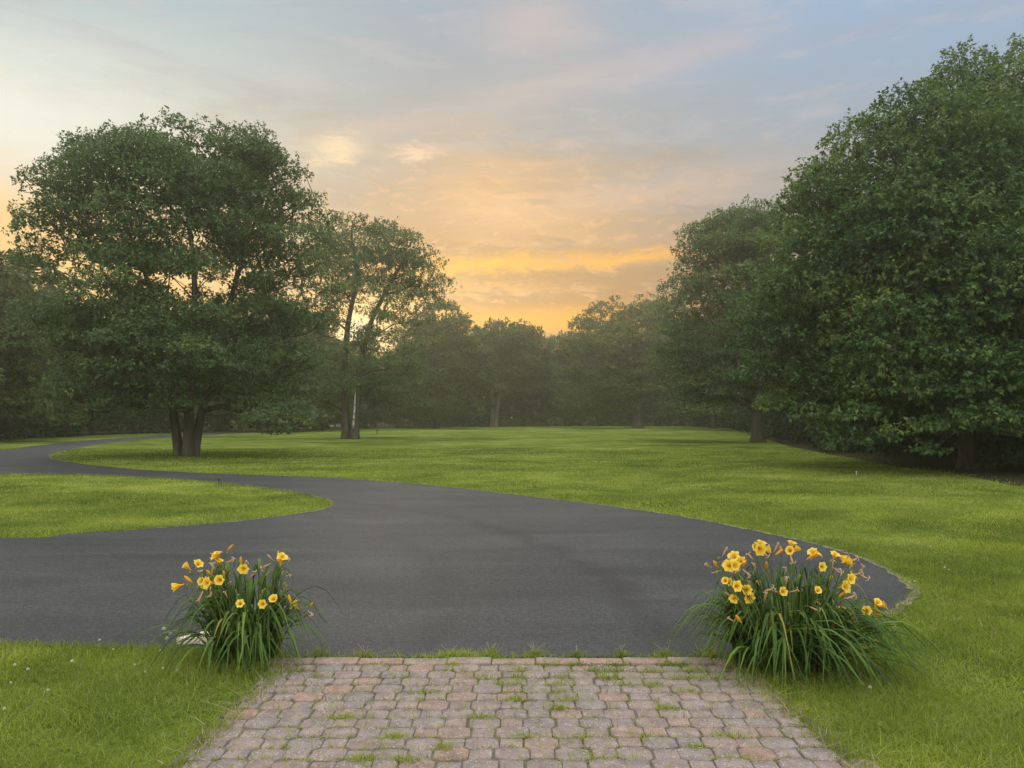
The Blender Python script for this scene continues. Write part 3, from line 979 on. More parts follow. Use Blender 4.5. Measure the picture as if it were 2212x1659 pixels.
def build_trees():
    # 1 big three-stemmed oak on the left
    plant_tree('oak_tree', (402, 985),
               [(262, 285, 475), (290, 195, 570), (320, 130, 620), (360, 90, 655), (420, 65, 685), (480, 45, 708), (560, 38, 722), (640, 38, 724), (700, 50, 718), (770, 80, 705), (830, 105, 690), (890, 115, 650)],
               [[(388, 985, 0.1), (376, 900, 0.1), (362, 800, 0.2), (330, 640, 0.3), (270, 480, 0.3)],
                [(406, 988, -0.25), (408, 900, -0.2), (414, 780, 0.0), (420, 600, 0.2), (400, 430, 0.2)],
                [(418, 986, 0.0), (434, 900, 0.1), (458, 800, 0.0), (500, 640, -0.3), (550, 480, -0.4)]],
               'huge round-crowned oak with three stems standing beside the driveway bend', 450, 0.85, 0.12, 101, M['oak'], M['bark'], [0.19, 0.21, 0.185], per_area=140, depth=0.85,
               extra=[(560, 880, -1.5, 0.75), (600, 905, -2.2, 0.8), (640, 900, -1.5, 0.7), (540, 915, -1.8, 0.55), (600, 932, -2.4, 0.45), (650, 915, -1.8, 0.5), (560, 905, -2.5, 0.6), (575, 860, -1.0, 0.7), (520, 880, -0.6, 0.6), (625, 880, -2.0, 0.6),
                      (140, 880, -1.0, 0.8), (180, 850, -1.8, 0.9), (150, 905, -0.8, 0.6), (230, 880, -2.0, 0.7), (200, 900, -1.4, 0.55), (270, 850, -2.4, 0.8), (120, 850, -0.4, 0.7), (300, 890, -2.0, 0.5), (330, 830, -3, 0.8), (420, 760, -4, 0.9), (470, 790, -3.5, 0.8)],
               thin=(5.6, 9.6, 0.27), flare=1.25)
    # 2 open-crowned tree behind it
    t = plant_tree('oak_tree', (757, 948),
                   [(462, 690, 775), (490, 660, 870), (520, 650, 925), (570, 640, 962), (620, 635, 984), (655, 635, 978), (700, 635, 930), (750, 635, 920), (810, 625, 930), (880, 640, 915)],
                   [[(748, 948, 0), (746, 880, 0), (744, 800, 0), (752, 700, 0), (770, 600, 0), (760, 520, 0)],
                    [(766, 948, -0.3), (770, 880, -0.3), (778, 800, -0.3), (800, 700, -0.3), (850, 600, -0.2), (880, 550, 0)]],
                   'tall open-crowned oak with twin trunks and sunset glowing through its branches', 270, 0.95, 0.15, 202, M['oak'], M['bark'], [0.30, 0.28], per_area=72, depth=0.85, thin=(5.2, 9.8, 0.46))
    d = t.location.y
    mb = MB()
    pts = [at(px, py, d - 0.75) - t.location for px, py in ((763, 925), (764, 905), (766, 880), (767, 858), (768, 838))]
    mb.tube(pts, [0.075, 0.07, 0.065, 0.055, 0.02], 8)
    s = link('dead_stem', mb.mesh('dead_stem'), M['birch'], t)
    s['label'] = 'white barkless dead stem against the trunks'
    # 3 bushy tree in the middle left
    plant_tree('shade_tree', (942, 926), [(655, 925, 968), (690, 880, 1015), (730, 855, 1050), (790, 850, 1066), (850, 855, 1060), (890, 870, 1040), (912, 890, 1000)],
               [[(942, 926, 0), (940, 880, 0), (940, 800, 0), (935, 720, 0)]],
               'low-branched bushy tree right of the open-crowned oak', 190, 1.3, 0.32, 303, M['yel'], M['bark'], [0.28], per_area=34)
    # 4 pale twin trunk in the centre
    plant_tree('shade_tree', (1070, 921.5), [(694, 1070, 1120), (712, 1040, 1155), (750, 1015, 1185), (800, 1005, 1200), (840, 1015, 1195), (855, 1060, 1180)],
               [[(1064, 921.5, 0), (1064, 880, 0), (1063, 835, 0), (1055, 780, 0)], [(1070, 921.5, -0.3), (1074, 885, -0.3), (1082, 840, -0.3), (1105, 770, 0)]],
               'tree with two pale bare trunks at the far middle of the lawn', 180, 1.35, 0.34, 404, M['yel'], M['bark_pale'], [0.40, 0.34], per_area=30)
    # 5 low spreading tree right of the middle
    plant_tree('shade_tree', (1378, 925), [(638, 1345, 1395), (655, 1285, 1440), (690, 1240, 1455), (740, 1212, 1455), (800, 1200, 1445), (850, 1205, 1420), (885, 1215, 1370), (905, 1225, 1320)],
               [[(1378, 925, 0), (1378, 885, 0), (1380, 820, 0), (1370, 740, 0), (1360, 690, 0)]],
               'broad spreading tree with stout trunk right of the far middle', 200, 1.35, 0.32, 505, M['pale'], M['bark'], [0.62], per_area=34, thin=(8, 17, 0.42))
    # 6 tall tree on the right
    plant_tree('oak_tree', (1637, 955), [(430, 1620, 1680), (455, 1560, 1700), (495, 1475, 1715), (560, 1450, 1715), (640, 1425, 1715), (720, 1412, 1705), (800, 1415, 1690), (850, 1450, 1670), (890, 1480, 1590)],
               [[(1637, 955, 0), (1636, 900, 0), (1634, 820, 0), (1625, 700, 0), (1610, 560, 0)]],
               'tall dark tree with single straight trunk left of the nearest right tree', 320, 0.95, 0.145, 606, M['oak'], M['bark'], [0.40], per_area=90, thin=(5.5, 9.8, 0.42), extra=[(1500, 900, -1, 0.8), (1530, 890, -2, 0.9), (1480, 880, 0, 0.8)], flare=1.35)
    # 7 the near oak on the right edge
    plant_tree('oak_tree', (2105, 1012), [(178, 1985, 2180), (215, 1900, 2240), (285, 1810, 2310), (370, 1735, 2370), (460, 1665, 2420), (560, 1615, 2440), (660, 1598, 2450), (740, 1605, 2450), (820, 1630, 2430), (890, 1665, 2400), (945, 1725, 2350)],
               [[(2092, 1012, 0), (2090, 940, 0), (2080, 800, 0), (2050, 600, 0), (2020, 430, 0)], [(2122, 1012, 0.1), (2128, 940, 0.1), (2140, 800, 0.1), (2180, 600, 0.2), (2220, 420, 0.2)]],
               'enormous leafy oak filling the right edge, branches sweeping to the lawn', 520, 0.90, 0.148, 721, M['near'], M['bark'], [0.26, 0.24], per_area=130, depth=0.85, shell=0.4, tpl=OAKL, n_leaf=7, wid=0.55, flat=0.72, mind=0.72,
               extra=[(1790, 930, -1.6, 0.55), (1750, 900, -1.2, 0.6), (1830, 950, -2.0, 0.5), (1800, 965, -2.2, 0.35), (1900, 950, -3.0, 0.5), (1720, 880, 0, 0.6), (1850, 900, -2.6, 0.6), (1960, 930, -3.4, 0.5), (2040, 925, -3.6, 0.6), (2000, 970, -3.2, 0.4), (2120, 905, -3.9, 0.7), (2200, 930, -3.4, 0.6)], droop=0.45)
    # 8 a second one behind, reaching beyond the frame
    plant_tree('oak_tree', (2330, 992), [(95, 2120, 2400), (130, 2055, 2480), (195, 1995, 2540), (320, 1950, 2600), (480, 1940, 2640), (640, 1940, 2640), (780, 1960, 2600), (880, 2000, 2540)],
               [[(2330, 992, 0), (2325, 900, 0), (2300, 700, 0), (2280, 450, 0), (2270, 300, 0)]],
               'tallest oak, its top rising behind the right-edge oak into the corner', 440, 0.85, 0.15, 808, M['near'], M['bark'], [0.34], per_area=115, tpl=OAKL, wid=0.62, droop=0.45)


def generic_tree(name, h, rad, seed, mat, bark, n_pads, R, leaf, low=0.22, trunks=1, per_area=30):
    rng = np.random.default_rng(seed)
    root = empty(name)
    z0 = h * low

    def env(z):
        t = min(1, max(0, (z - z0) / (h - z0)))
        return 0.25 * math.sin(z * 1.7 + seed), rad * (1 + 0.16 * math.sin(z * 1.1 + seed * 2)) * (0.62 + 0.38 * math.sin(math.pi * min(1, t * 1.25 + 0.12))) * math.sqrt(max(0.02, 1 - t ** 3))
    pads = sample_pads(rng, env, (z0, h - R * 0.5), n_pads, R, 1.0, 0.5)
    stems = [stem_line([Vector((0, 0, -.1)), Vector((0.1, 0, h * .25)), Vector((rng.normal(0, .3), rng.normal(0, .3), h * .55)), Vector((rng.normal(0, .5), rng.normal(0, .5), h * .8))], 0.018 * h, 0.005 * h)]
    pos, par, rad_, so, nst = grow(rng, stems, pads, 0.016, 1.0, twigs=1)
    link('trunk', wood_mesh('trunk', pos, par, rad_, range(len(pos))), bark, root)
    P, D, N, T, L = pads_leaves(rng, pads, np.array([0, 0, h * .5]), per_area, leaf)
    link('crown', leaf_mesh('crown', P, D, N, L, L * 0.6, T, KITE), mat, root)
    return root


def build_woods():
    kinds = [generic_tree('forest_tree', 15.0, 4.6, 31, M['yel'], M['bark'], 120, 1.4, 0.34, 0.10),
             generic_tree('forest_tree', 13.0, 4.2, 32, M['oak'], M['bark'], 110, 1.3, 0.32, 0.08),
             generic_tree('forest_tree', 16.0, 3.9, 33, M['drk'], M['bark'], 110, 1.35, 0.32, 0.16)]
    H0 = [15.0, 13.0, 16.0]
    # (px, distance, row of the tree top, kind, region)
    L = [
        # left edge, beyond the road
        (-60, 50, 560, 2, 'L'), (-10, 47, 535, 0, 'L'), (70, 56, 560, 1, 'L'), (130, 60, 600, 2, 'L'), (-150, 42, 500, 1, 'L'), (200, 66, 640, 0, 'L'), (290, 70, 640, 2, 'L'),
        # behind the big oak and the open-crowned tree
        (390, 76, 660, 1, 'M'), (470, 80, 650, 0, 'M'), (560, 84, 650, 2, 'M'), (640, 80, 650, 1, 'M'), (700, 86, 680, 0, 'M'), (600, 74, 640, 0, 'M'), (790, 100, 730, 1, 'M'), (860, 104, 715, 2, 'M'),
        # far middle
        (900, 122, 715, 0, 'C'), (985, 126, 690, 2, 'C'), (1030, 132, 705, 1, 'C'), (1130, 134, 708, 0, 'C'), (1180, 128, 724, 1, 'C'), (1222, 130, 722, 2, 'C'), (1255, 126, 712, 0, 'C'), (1300, 132, 690, 1, 'C'), (1350, 136, 690, 2, 'C'), (1420, 130, 670, 0, 'C'), (1470, 124, 650, 1, 'C'),
        # right, behind the tall tree and the near oak
        (1540, 100, 620, 2, 'R'), (1600, 84, 600, 0, 'R'), (1690, 70, 560, 1, 'R'), (1760, 58, 520, 2, 'R'), (1850, 48, 470, 0, 'R'), (1960, 42, 440, 1, 'R'), (2080, 38, 420, 2, 'R'), (2210, 34, 400, 0, 'R'), (2350, 30, 400, 1, 'R'), (2000, 32, 560, 1, 'R'), (2180, 28, 560, 2, 'R'),
        (860, 150, 735, 2, "C"), (940, 152, 725, 1, "C"), (1010, 158, 720, 0, "C"), (1100, 160, 722, 1, "C"), (1200, 160, 732, 2, "C"), (1290, 158, 720, 0, "C"), (1380, 156, 715, 1, "C"), (1450, 150, 700, 2, "C"), (600, 112, 700, 1, "M"), (680, 118, 715, 2, "M"), (430, 98, 690, 0, "M"), (240, 84, 660, 1, "M"), (110, 80, 620, 0, "L"), (1520, 125, 680, 0, "R"), (1590, 112, 650, 1, "R"),
        # second row
        (20, 75, 560, 0, 'L'), (330, 95, 700, 1, 'M'), (520, 105, 700, 2, 'M'), (760, 125, 740, 0, 'M'), (1080, 145, 715, 2, 'C'), (1240, 146, 727, 0, 'C'), (1660, 105, 640, 1, 'R'),
    ]
    lab = {'L': ('leafy green forest tree beyond the road at the left edge', 'forest trees at the left edge'),
           'M': ('dim green forest tree in the wood behind the big round oak', 'forest trees behind the big oak'),
           'C': ('hazy olive forest tree in the wood at the far end of the lawn', 'forest trees at the far end'),
           'R': ('dark forest tree in the wood behind the right-hand oaks', 'forest trees behind the right-hand oaks')}
    used = set()
    r = random.Random(77)
    for (px, d, top, k, reg) in L:
        o = kinds[k] if k not in used else copy_tree(kinds[k])
        used.add(k)
        p = at(px, HOR, d)
        o.location = (p.x, d, 0)
        hgt = at(px, top, d).z
        s = hgt / H0[k]
        o.scale = (s * r.uniform(0.9, 1.15), s * r.uniform(0.9, 1.15), s)
        o.rotation_euler = (0, 0, r.uniform(0, 6.28))
        tag(o, lab[reg][0], 'tree', lab[reg][1])

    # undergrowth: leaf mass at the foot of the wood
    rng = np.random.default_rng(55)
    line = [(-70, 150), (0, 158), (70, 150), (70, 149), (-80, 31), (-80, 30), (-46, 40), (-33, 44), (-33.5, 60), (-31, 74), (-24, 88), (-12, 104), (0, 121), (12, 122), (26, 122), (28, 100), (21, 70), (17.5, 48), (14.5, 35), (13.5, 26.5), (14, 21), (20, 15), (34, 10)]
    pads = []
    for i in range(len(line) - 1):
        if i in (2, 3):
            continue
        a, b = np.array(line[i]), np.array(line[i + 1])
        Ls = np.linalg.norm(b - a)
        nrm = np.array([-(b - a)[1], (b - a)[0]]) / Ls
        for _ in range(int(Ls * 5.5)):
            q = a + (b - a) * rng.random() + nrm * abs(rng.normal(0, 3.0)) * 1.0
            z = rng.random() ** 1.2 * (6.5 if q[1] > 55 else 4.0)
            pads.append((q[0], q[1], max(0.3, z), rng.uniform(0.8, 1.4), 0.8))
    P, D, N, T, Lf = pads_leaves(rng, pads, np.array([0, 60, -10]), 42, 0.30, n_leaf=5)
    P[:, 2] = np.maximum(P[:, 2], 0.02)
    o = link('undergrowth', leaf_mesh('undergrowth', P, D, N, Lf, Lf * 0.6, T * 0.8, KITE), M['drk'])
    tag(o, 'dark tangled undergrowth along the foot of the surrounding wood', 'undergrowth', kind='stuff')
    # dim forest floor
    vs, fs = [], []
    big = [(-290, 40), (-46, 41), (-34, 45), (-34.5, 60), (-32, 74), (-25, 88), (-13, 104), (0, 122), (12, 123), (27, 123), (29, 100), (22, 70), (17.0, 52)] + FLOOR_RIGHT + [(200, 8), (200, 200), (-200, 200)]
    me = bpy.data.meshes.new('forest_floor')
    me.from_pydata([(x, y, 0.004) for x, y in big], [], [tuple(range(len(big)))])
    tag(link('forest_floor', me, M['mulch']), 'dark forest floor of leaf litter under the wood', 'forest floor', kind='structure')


build_trees()
build_woods()

# ------------------------------------------------------------------ day lilies
def flower_mesh(name, seed, openness=1.0, size=0.043):
    """trumpet of six petals that curl back at the tips, opening along +Z"""
    r = random.Random(seed)
    mb = MB()
    for k in range(6):
        a0 = 2 * math.pi * k / 6 + r.uniform(-.08, .08)
        inner = k % 2
        n = 7
        vs, ts = [], []
        curl = r.uniform(0.85, 1.2)
        for i in range(n):
            t = i / (n - 1)
            rad = size * openness * (0.05 + 0.26 * t + 0.46 * t ** 2.4 * curl)
            zz = size * (1.25 * t - 0.42 * t ** 4 * curl * openness)
            wv = size * (0.10 + 0.72 * math.sin(math.pi * (t * 0.80 + 0.02)) ** 1.2) * (1.0 if inner else 0.8)
            if i == n - 1:
                wv *= 0.40
            for u in (-1, -0.5, 0, 0.5, 1):
                ruff = size * 0.045 * math.sin(t * 9 + u * 3 + k) * t
                rr_ = rad + (u * u) * size * 0.07 * (1 - t) + ruff
                x = rr_ * math.cos(a0) - u * wv * 0.5 * math.sin(a0)
                y = rr_ * math.sin(a0) + u * wv * 0.5 * math.cos(a0)
                vs.append((x, y, zz + ruff * 0.6 + (0.02 * size * inner)))
                ts.append(max(0.0, min(1.0, 0.05 + 1.0 * t + r.uniform(-.06, .06))))
        fs = [(i * 5 + u, i * 5 + u + 1, (i + 1) * 5 + u + 1, (i + 1) * 5 + u) for i in range(n - 1) for u in range(4)]
        mb.add(vs, fs, ts)
    # green-gold tube below the petals
    mb.tube([(0, 0, -size * 0.42), (0, 0, -size * 0.1), (0, 0, size * 0.08)], [size * 0.05, size * 0.07, size * 0.12], 7, 0.5)
    return mb.mesh(name)


def stamen_mesh(name, size=0.050):
    mb = MB()
    for k in range(6):
        a = 2 * math.pi * k / 6 + 0.3
        mb.tube([(0, 0, 0.0), (size * .10 * math.cos(a), size * .10 * math.sin(a), size * .6), (size * .22 * math.cos(a), size * .22 * math.sin(a), size * .85)], [size * .018] * 2 + [size * .03], 4, 0.9)
    return mb.mesh(name)


def spindle_mesh(name, L, R, n=7, bend=0.0, t0=0.0, t1=1.0, wrinkle=0.0, seed=0):
    r = random.Random(seed)
    mb = MB()
    pts, rad = [], []
    for i in range(9):
        t = i / 8
        pts.append((bend * L * t * t + wrinkle * r.uniform(-.1, .1) * L, wrinkle * r.uniform(-.1, .1) * L, L * t))
        rad.append(max(0.0006, R * (math.sin(math.pi * (t * 0.9 + 0.06)) ** 0.8) * (0.55 + 0.6 * t) * (1 + wrinkle * r.uniform(-.4, .4))))
    k0 = len(mb.v)
    mb.tube(pts, rad, n)
    mb.t = [t0 + (t1 - t0) * min(1, (v[2] / L)) for v in mb.v]
    return mb.mesh(name)


def withered_mesh(name, seed):
    r = random.Random(seed)
    mb = MB()
    L = 0.055
    pts = [(0, 0, 0), (r.uniform(-.004, .004), 0, L * .35), (r.uniform(-.008, .008), r.uniform(-.006, .006), L * .7), (r.uniform(-.014, .014), r.uniform(-.01, .01), L)]
    mb.tube(pts, [0.0022, 0.0036, 0.0058, 0.0042], 6, [0.5] * 24)
    for k in range(4):
        a = r.uniform(0, 6.28)
        e = Vector(pts[-1])
        mb.tube([e, e + Vector((math.cos(a) * .010, math.sin(a) * .010, .006)), e + Vector((math.cos(a) * .019, math.sin(a) * .019, r.uniform(-.008, .006)))], [0.003, 0.0028, 0.0012], 4, r.uniform(0.6, 1.0))
    return mb.mesh(name)


FLOW = [flower_mesh('flower', s, o) for s, o in ((1, 1.0), (2, 0.85), (3, 1.1), (4, 0.7))]
STAM = stamen_mesh('stamens')
BUD = [spindle_mesh('bud', 0.062, 0.0105, bend=b, t0=0.1, t1=0.9) for b in (0.0, 0.12, -0.15)]
GBUD = [spindle_mesh('green_bud', 0.036, 0.0062, bend=b) for b in (0.0, 0.15)]
WITH = [withered_mesh('withered_flower', s) for s in range(5)]
for m_ in FLOW: m_.materials.append(M['petal'])
STAM.materials.append(M['bud'])
for m_ in BUD: m_.materials.append(M['bud'])
for m_ in GBUD: m_.materials.append(M['greenbud'])
for m_ in WITH: m_.materials.append(M['wither'])

DIRS = {'c': (0, -1, 0.25), 'u': (0.05, -0.25, 1), 'l': (-1, -0.25, 0.35), 'r': (1, -0.25, 0.35), 'ul': (-0.6, -0.3, 0.8), 'ur': (0.6, -0.3, 0.8), 'cl': (-0.6, -1, 0.25), 'cr': (0.6, -1, 0.25), 'd': (0.1, -0.6, -0.7), 'dl': (-0.9, -0.2, -0.3), 'dr': (0.7, -0.5, -0.45), 'cd': (0, -1, -0.2), 'cu': (0.05, -0.8, 0.7)}


def make_lily(label, base, foot_w, leaves, flowers, px_of, seed, height, spread_fn):
    r = random.Random(seed)
    rng = np.random.default_rng(seed)
    root = empty('day_lily', base)
    tag(root, label, 'flower clump', 'yellow day lilies at the corners of the paved path')
    # strap leaves
    mb = MB()
    for i in range(leaves):
        a = r.uniform(0, 2 * math.pi)
        q = math.sqrt(r.random())
        b = Vector((math.cos(a) * foot_w * q, math.sin(a) * foot_w * 0.55 * q, 0))
        az, reach, top, L = spread_fn(r, b)
        d = Vector((math.cos(az), math.sin(az), 0))
        sidev = Vector((-d.y, d.x, 0))
        tw = r.uniform(-.5, .5)
        n = 11
        pts = []
        for k in range(n):
            t = k / (n - 1)
            z = top * (1 - (1 - min(1, t / 0.72)) ** 1.9) if t < 0.72 else top * (1 - ((t - 0.72) / 0.28) ** 1.6 * reach * 0.75)
            x = reach * L * (0.30 * t + 0.70 * t ** 2.0)
            pts.append(b + d * x + sidev * (tw * 0.05 * t * t) + Vector((0, 0, max(z, 0.015))))
        w0 = r.uniform(0.006, 0.0105)
        t_base = min(1.0, max(0, r.gauss(0.45, 0.2)))
        if r.random() < 0.012:
            t_base = 1.0
        vs, fs, ts = [], [], []
        for k, p in enumerate(pts):
            t = k / (n - 1)
            w = w0 * (0.75 + 0.5 * math.sin(math.pi * min(1, t * 0.9))) * (1 - t ** 4 * 0.95)
            tang = (pts[min(k + 1, n - 1)] - pts[max(k - 1, 0)]).normalized()
            sd = tang.cross(Vector((0, 0, 1)))
            sd = (sd if sd.length > 0.15 else sidev).normalized()
            nn = sd.cross(tang).normalized()
            rot = tw * t * 0.9
            sd2 = sd * math.cos(rot) + nn * math.sin(rot)
            vs += [p - sd2 * w + nn * w * 0.35, p, p + sd2 * w + nn * w * 0.35]
            ts += [t_base + 0.05, t_base - 0.05, t_base + 0.05]
        for k in range(n - 1):
            for u in (0, 1):
                fs.append((k * 3 + u, k * 3 + u + 1, (k + 1) * 3 + u + 1, (k + 1) * 3 + u))
        mb.add(vs, fs, ts)
    link('foliage', mb.mesh('foliage'), M['lily'], root)
    # stalks with flowers, buds and withered blooms
    nfl = 0
    for (cx, cy, kind, dr) in flowers:
        px, py = px_of(cx, cy)
        off = r.uniform(-0.28, 0.02) if dr not in ('c', 'cl', 'cr', 'cd', 'cu') else r.uniform(-0.40, -0.18)
        p = at(px, py, base.y + off) - base
        ax = Vector(DIRS[dr]) + Vector((r.uniform(-.2, .2), r.uniform(-.2, .2), r.uniform(-.15, .15)))
        ax.normalize()
        me = {'f': FLOW, 'b': BUD, 'g': GBUD, 'w': WITH}[kind][r.randrange({'f': 4, 'b': 3, 'g': 2, 'w': 5}[kind])]
        nm = {'f': 'flower', 'b': 'bud', 'g': 'green_bud', 'w': 'withered_flower'}[kind]
        half = {'f': 0.03, 'b': 0.031, 'g': 0.018, 'w': 0.03}[kind]
        o = bpy.data.objects.new(nm, me)
        COL.objects.link(o)
        o.parent = root
        start = p - ax * half
        o.location = start
        o.rotation_euler = ax.to_track_quat('Z', 'Y').to_euler()
        sc = r.uniform(0.78, 1.15)
        o.scale = (sc, sc, sc)
        if kind == 'f':
            s = bpy.data.objects.new('stamens', STAM)
            COL.objects.link(s)
            s.parent = o
        # stalk
        foot = Vector((p.x * 0.35 + r.uniform(-.06, .06), p.y * 0.3 + r.uniform(-.05, .05), 0))
        foot.x = max(-foot_w * 0.8, min(foot_w * 0.8, foot.x))
        tail = start - ax * (0.026 if kind == 'f' else 0.0)
        mid = foot.lerp(tail, 0.55) + Vector((-(p.x - foot.x) * 0.10, 0, 0.03))
        pre = tail - ax * 0.03 - Vector((0, 0, 0.02))
        line = smooth_line([foot, mid, pre, tail], 4)
        sb = MB()
        sb.tube(line, [0.0034 - 0.0017 * i / (len(line) - 1) for i in range(len(line))], 5, r.random())
        link('stalk', sb.mesh('stalk'), M['stalk'], root)
    return root


def spread_left(r, b):
    az = math.atan2(b.y, b.x) + r.gauss(0, 0.6)
    e = r.random()
    if e < 0.55:      # upright
        return az, r.uniform(0.15, 0.5), r.uniform(0.34, 0.60) * (0.74 if b.y < 0 else 1.0), r.uniform(0.40, 0.55)
    if e < 0.85:      # arching
        return az, r.uniform(0.6, 1.0), r.uniform(0.24, 0.44), r.uniform(0.42, 0.55)
    return r.choice([-0.3, math.pi + 0.3, -1.2, -1.9, -0.9, -2.4]) + r.gauss(0, 0.3), r.uniform(0.9, 1.25), r.uniform(0.13, 0.26), r.uniform(0.36, 0.52)


def spread_right(r, b):
    az = math.atan2(b.y, b.x) + r.gauss(0, 0.6)
    e = r.random()
    if e < 0.42:
        return az, r.uniform(0.15, 0.5), r.uniform(0.34, 0.58) * (0.74 if b.y < 0 else 1.0), r.uniform(0.42, 0.56)
    if e < 0.66:
        return az, r.uniform(0.6, 1.0), r.uniform(0.24, 0.42), r.uniform(0.45, 0.6)
    if e < 0.86:      # the heap of leaves lying over to the right
        return r.gauss(-0.35, 0.45), r.uniform(0.9, 1.3), r.uniform(0.14, 0.36), r.uniform(0.5, 0.68)
    return r.gauss(-1.9, 0.6) if r.random() < .6 else math.pi + r.gauss(0, .4), r.uniform(0.8, 1.2), r.uniform(0.18, 0.34), r.uniform(0.36, 0.52)


FL_L = [(850, 515, 'f', 'ul'), (1525, 545, 'f', 'u'), (770, 790, 'f', 'cl'), (540, 610, 'f', 'ul'), (675, 590, 'f', 'ur'), (890, 550, 'f', 'u'), (870, 475, 'f', 'u'), (435, 830, 'f', 'dl'), (895, 760, 'f', 'c'), (715, 775, 'f', 'cl'), (1140, 645, 'f', 'cd'), (1105, 1000, 'f', 'cu'), (1335, 1010, 'f', 'c'), (1455, 960, 'f', 'cu'), (1665, 1015, 'f', 'ul'), (1545, 520, 'f', 'ur'), (745, 810, 'f', 'd'),
        (1000, 430, 'b', 'ur'), (1505, 490, 'b', 'u'), (1115, 570, 'b', 'u'), (795, 690, 'b', 'ul'), (1845, 1015, 'b', 'ur'), (575, 760, 'b', 'ul'), (1625, 960, 'b', 'u'), (940, 690, 'b', 'u'),
        (820, 500, 'g', 'ul'), (795, 545, 'g', 'u'), (970, 480, 'g', 'ur'), (1010, 1060, 'g', 'ul'), (840, 600, 'g', 'u'), (910, 610, 'g', 'ur'), (1540, 700, 'g', 'u'), (680, 850, 'g', 'ul'), (1560, 800, 'g', 'ur'), (1330, 890, 'g', 'u'), (1360, 860, 'g', 'ur'), (880, 1210, 'g', 'u'), (560, 830, 'g', 'u'), (600, 690, 'g', 'ul'), (960, 640, 'g', 'u'),
        (990, 570, 'w', 'r'), (700, 670, 'w', 'cr'), (1420, 530, 'w', 'ul'), (1380, 610, 'w', 'dl'), (1580, 550, 'w', 'r'), (1620, 710, 'w', 'r'), (1165, 1090, 'w', 'r'), (1470, 1025, 'w', 'r'), (1835, 1105, 'w', 'dr'), (1240, 710, 'w', 'ur'), (980, 800, 'w', 'r'), (1160, 590, 'w', 'ur'), (960, 910, 'w', 'u'), (710, 920, 'w', 'd'), (800, 880, 'w', 'd'), (820, 650, 'w', 'u'), (1100, 1125, 'w', 'l')]
FL_R = [(480, 360, 'f', 'ul'), (385, 400, 'f', 'cl'), (955, 250, 'f', 'ur'), (1385, 360, 'f', 'r'), (1395, 510, 'f', 'cr'), (705, 262, 'f', 'r'), (1075, 285, 'f', 'ul'), (660, 250, 'f', 'r'), (655, 205, 'f', 'u'), (605, 240, 'f', 'l'), (640, 262, 'f', 'cd'), (905, 212, 'f', 'u'), (890, 275, 'f', 'cl'), (1100, 295, 'f', 'ur'), (1265, 300, 'f', 'u'), (1340, 340, 'f', 'dr'), (425, 325, 'f', 'ul'), (430, 400, 'f', 'c'), (1160, 410, 'f', 'c'), (350, 525, 'f', 'cl'), (450, 570, 'f', 'c'), (530, 600, 'f', 'c'), (420, 675, 'f', 'cl'), (548, 665, 'f', 'cd'), (832, 615, 'f', 'c'), (1120, 605, 'f', 'cu'), (1420, 505, 'f', 'd'), (1615, 708, 'f', 'cu'), (1680, 722, 'f', 'r'), (1525, 775, 'f', 'cl'), (1610, 790, 'f', 'd'), (1345, 575, 'f', 'cr'), (380, 535, 'f', 'cr'),
        (285, 400, 'b', 'ul'), (510, 385, 'b', 'u'), (800, 290, 'b', 'ur'), (695, 410, 'b', 'u'), (1320, 640, 'b', 'ur'), (890, 805, 'b', 'u'), (465, 850, 'b', 'ul'), (1060, 330, 'b', 'ur'), (1370, 370, 'b', 'u'), (815, 260, 'b', 'u'),
        (350, 440, 'g', 'u'), (300, 345, 'g', 'ul'), (690, 280, 'g', 'u'), (1150, 340, 'g', 'u'), (1230, 370, 'g', 'ur'), (1420, 390, 'g', 'ur'), (590, 630, 'g', 'u'), (850, 850, 'g', 'u'), (470, 450, 'g', 'u'), (1400, 460, 'g', 'u'), (850, 525, 'g', 'u'), (1280, 640, 'g', 'u'),
        (345, 295, 'w', 'ur'), (370, 350, 'w', 'r'), (205, 400, 'w', 'l'), (570, 335, 'w', 'ul'), (775, 255, 'w', 'ur'), (590, 430, 'w', 'u'), (855, 440, 'w', 'u'), (860, 530, 'w', 'u'), (640, 565, 'w', 'ul'), (715, 600, 'w', 'r'), (925, 610, 'w', 'r'), (1135, 715, 'w', 'l'), (1260, 720, 'w', 'd'), (1095, 760, 'w', 'dr'), (1480, 430, 'w', 'ur'), (1440, 470, 'w', 'r'), (1395, 400, 'w', 'u'), (1280, 440, 'w', 'dr'), (1380, 665, 'w', 'r'), (280, 455, 'w', 'dl'), (690, 310, 'w', 'dr'), (530, 460, 'w', 'dr'), (430, 430, 'w', 'd'), (380, 650, 'w', 'ul'), (780, 625, 'w', 'l'), (680, 670, 'w', 'u'), (1240, 400, 'w', 'u'), (1500, 490, 'w', 'dr'), (1320, 470, 'w', 'u'), (900, 335, 'w', 'd'), (545, 550, 'w', 'u'), (400, 850, 'w', 'l'), (1410, 355, 'w', 'r'), (470, 400, 'w', 'ur')]

make_lily('smaller clump of yellow day lilies left of the paved path', LILY_L, 0.21, 300, FL_L, lambda x, y: (288 + x / 4.8, 1094.5 + y / 4.8), 5, 0.6, spread_left)
make_lily('larger sprawling clump of yellow day lilies right of the paved path', LILY_R, 0.31, 600, FL_R, lambda x, y: (1475 + x / 3.84, 1117.5 + y / 3.84), 6, 0.6, spread_right)


